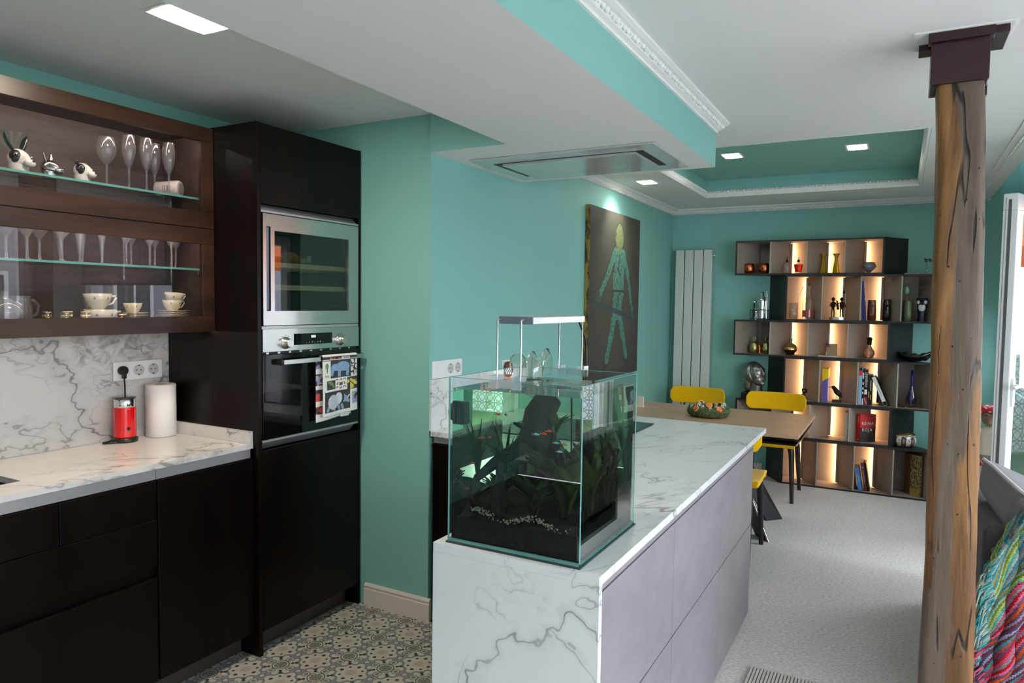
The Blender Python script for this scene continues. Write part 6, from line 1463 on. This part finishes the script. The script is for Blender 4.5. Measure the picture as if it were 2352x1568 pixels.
for k in range(330):
    v = .06+.92*k/330; p = Vector(drape(0, v)); L_ = random.uniform(.07, .15); dx = -random.uniform(.3, .8)*L_*.5; dz = -random.uniform(.6, 1)*L_
    if p.z+dz < .01: dz = .01-p.z
    y_ = p.y-random.uniform(0, .012)-.004; q0 = len(strands.v)
    strands.tube([(p.x+.012, y_, p.z), (p.x+dx*.5+random.uniform(-.006, .006), y_-.006, p.z+dz*.35), (p.x+dx*.8, y_-.004, p.z+dz)], [.0042, .0040, .0022], 5)
    fcol.append((len(strands.f), PAL[random.choice((0, 1, 2, 4, 5, 8, 9, 10)) if v < .50 else random.choice((8, 12, 13, 14, 16, 18, 19, 20, 22, 25))]))
fo = strands.obj('fringe', THR, th_); tag(fo, kind='stuff')
ca_ = fo.data.color_attributes.new('print', 'FLOAT_COLOR', 'CORNER'); buf = []; fi = 0
for i, pl_ in enumerate(fo.data.polygons):
    while fi < len(fcol)-1 and i >= fcol[fi][0]: fi += 1
    buf += [*fcol[fi][1], 1.0]*pl_.loop_total
ca_.data.foreach_set('color', buf)

# doll
dl = thing('cloth_doll', 'standing cloth animal doll in a red cap, cream cardigan and tartan skirt', 'doll', (.525, 5.40, 0))
FUR = pm('doll_cloth', (.26, .17, .11), .95, bump=.5, bscale=200); CARD = fabric('cream_knit', (.58, .50, .40), 160)
TART = NT('red_tartan'); sp_ = TART.n('ShaderNodeSeparateXYZ'); TART.l(TART.coord('Object', (34, 34, 34)), sp_.inputs[0]); fr1 = TART.math('FRACT', TART.math('ADD', sp_.outputs[0], sp_.outputs[1])); fr2 = TART.math('FRACT', sp_.outputs[2])
ln_ = TART.math('MAXIMUM', TART.math('GREATER_THAN', fr1, .88), TART.math('GREATER_THAN', fr2, .88)); TART.base(TART.mix(ln_, (.36, .015, .02), (.60, .42, .35))); TART.set(.9)
for sx in (-1, 1):
    MB().tube([(sx*.035, 0, .0), (sx*.035, 0, .04), (sx*.033, 0, .30), (sx*.03, 0, .46)], [.022, .024, .022, .026], 10).obj('leg', FUR, dl); MB().ball((sx*.035, -.022, .016), (.024, .042, .016), 12, 8).obj('shoe', pm('doll_shoe', (.05, .02, .02), .5), dl)
    MB().tube([(sx*.045, 0, .735), (sx*.068, -.006, .69), (sx*.078, -.012, .62), (sx*.076, -.014, .59)], [.022, .023, .020, .018], 10).obj('sleeve', CARD, dl); MB().ball((sx*.076, -.014, .578), (.015, .014, .018), 10, 8).obj('hand', FUR, dl)
    MB().tube([(sx*.035, .005, .83), (sx*.075, .008, .825), (sx*.095, .010, .80)], [.010, .018, .004], 10, flat=(1, .5)).obj('ear', FUR, dl)
MB().lathe([(.095, .40), (.090, .44), (.065, .53), (.058, .56)], 28, fac=lambda a, z: 1+.05*math.cos(14*a)).obj('tartan_skirt', TART.m, dl)
MB().lathe([(.062, .535), (.066, .545), (.060, .575)], 24).obj('waistband', pm('band_grey', (.20, .18, .16), .9), dl)
MB().lathe([(.060, .572), (.058, .64), (.055, .70), (.040, .745), (.024, .755)], 24).obj('cardigan', CARD, dl)
MB().ball((0, -.006, .812), (.046, .048, .056), 18, 14).obj('head', FUR, dl); MB().tube([(0, -.04, .800), (0, -.075, .785), (0, -.09, .782)], [.026, .020, .010], 12).obj('muzzle', FUR, dl)
for sx in (-1, 1): MB().ball((sx*.022, -.047, .825), .005, 8, 6).obj('eye', BLACK, dl)
CAP = NT('red_cap_print'); vo = CAP.n('ShaderNodeTexVoronoi'); CAP.l(CAP.coord(), vo.inputs['Vector']); vo.inputs['Scale'].default_value = 42; CAP.base(CAP.mix(CAP.band(vo.outputs['Distance'], .28, .36), (.62, .55, .52), (.42, .008, .02))); CAP.set(.8)
MB().lathe([(.048, .845), (.078, .850), (.082, .862), (.060, .880), (.02, .888), (0, .889)], 24).obj('cap', CAP.m, dl)

# striped rug on the carpet
rg = thing('striped_rug', 'narrow pale ribbed rug lying on the carpet by the pillar', 'rug', (0, 0, 0))
RB = [pm('rug_cream', (.56, .52, .47), .95, bump=.6, bscale=300), pm('rug_taupe', (.25, .22, .20), .95, bump=.6, bscale=300)]
MB().box(-.487, .30, 1.70, 2.990, .0005, .006).obj('backing', RB[1], rg)
ribs = MB()
for k in range(60):
    x = -.485+.0131*k; ribs.box(x, x+.0085, 1.70, 2.990, .006, .012)
tag(ribs.obj('ribs', RB[0], rg), kind='stuff')
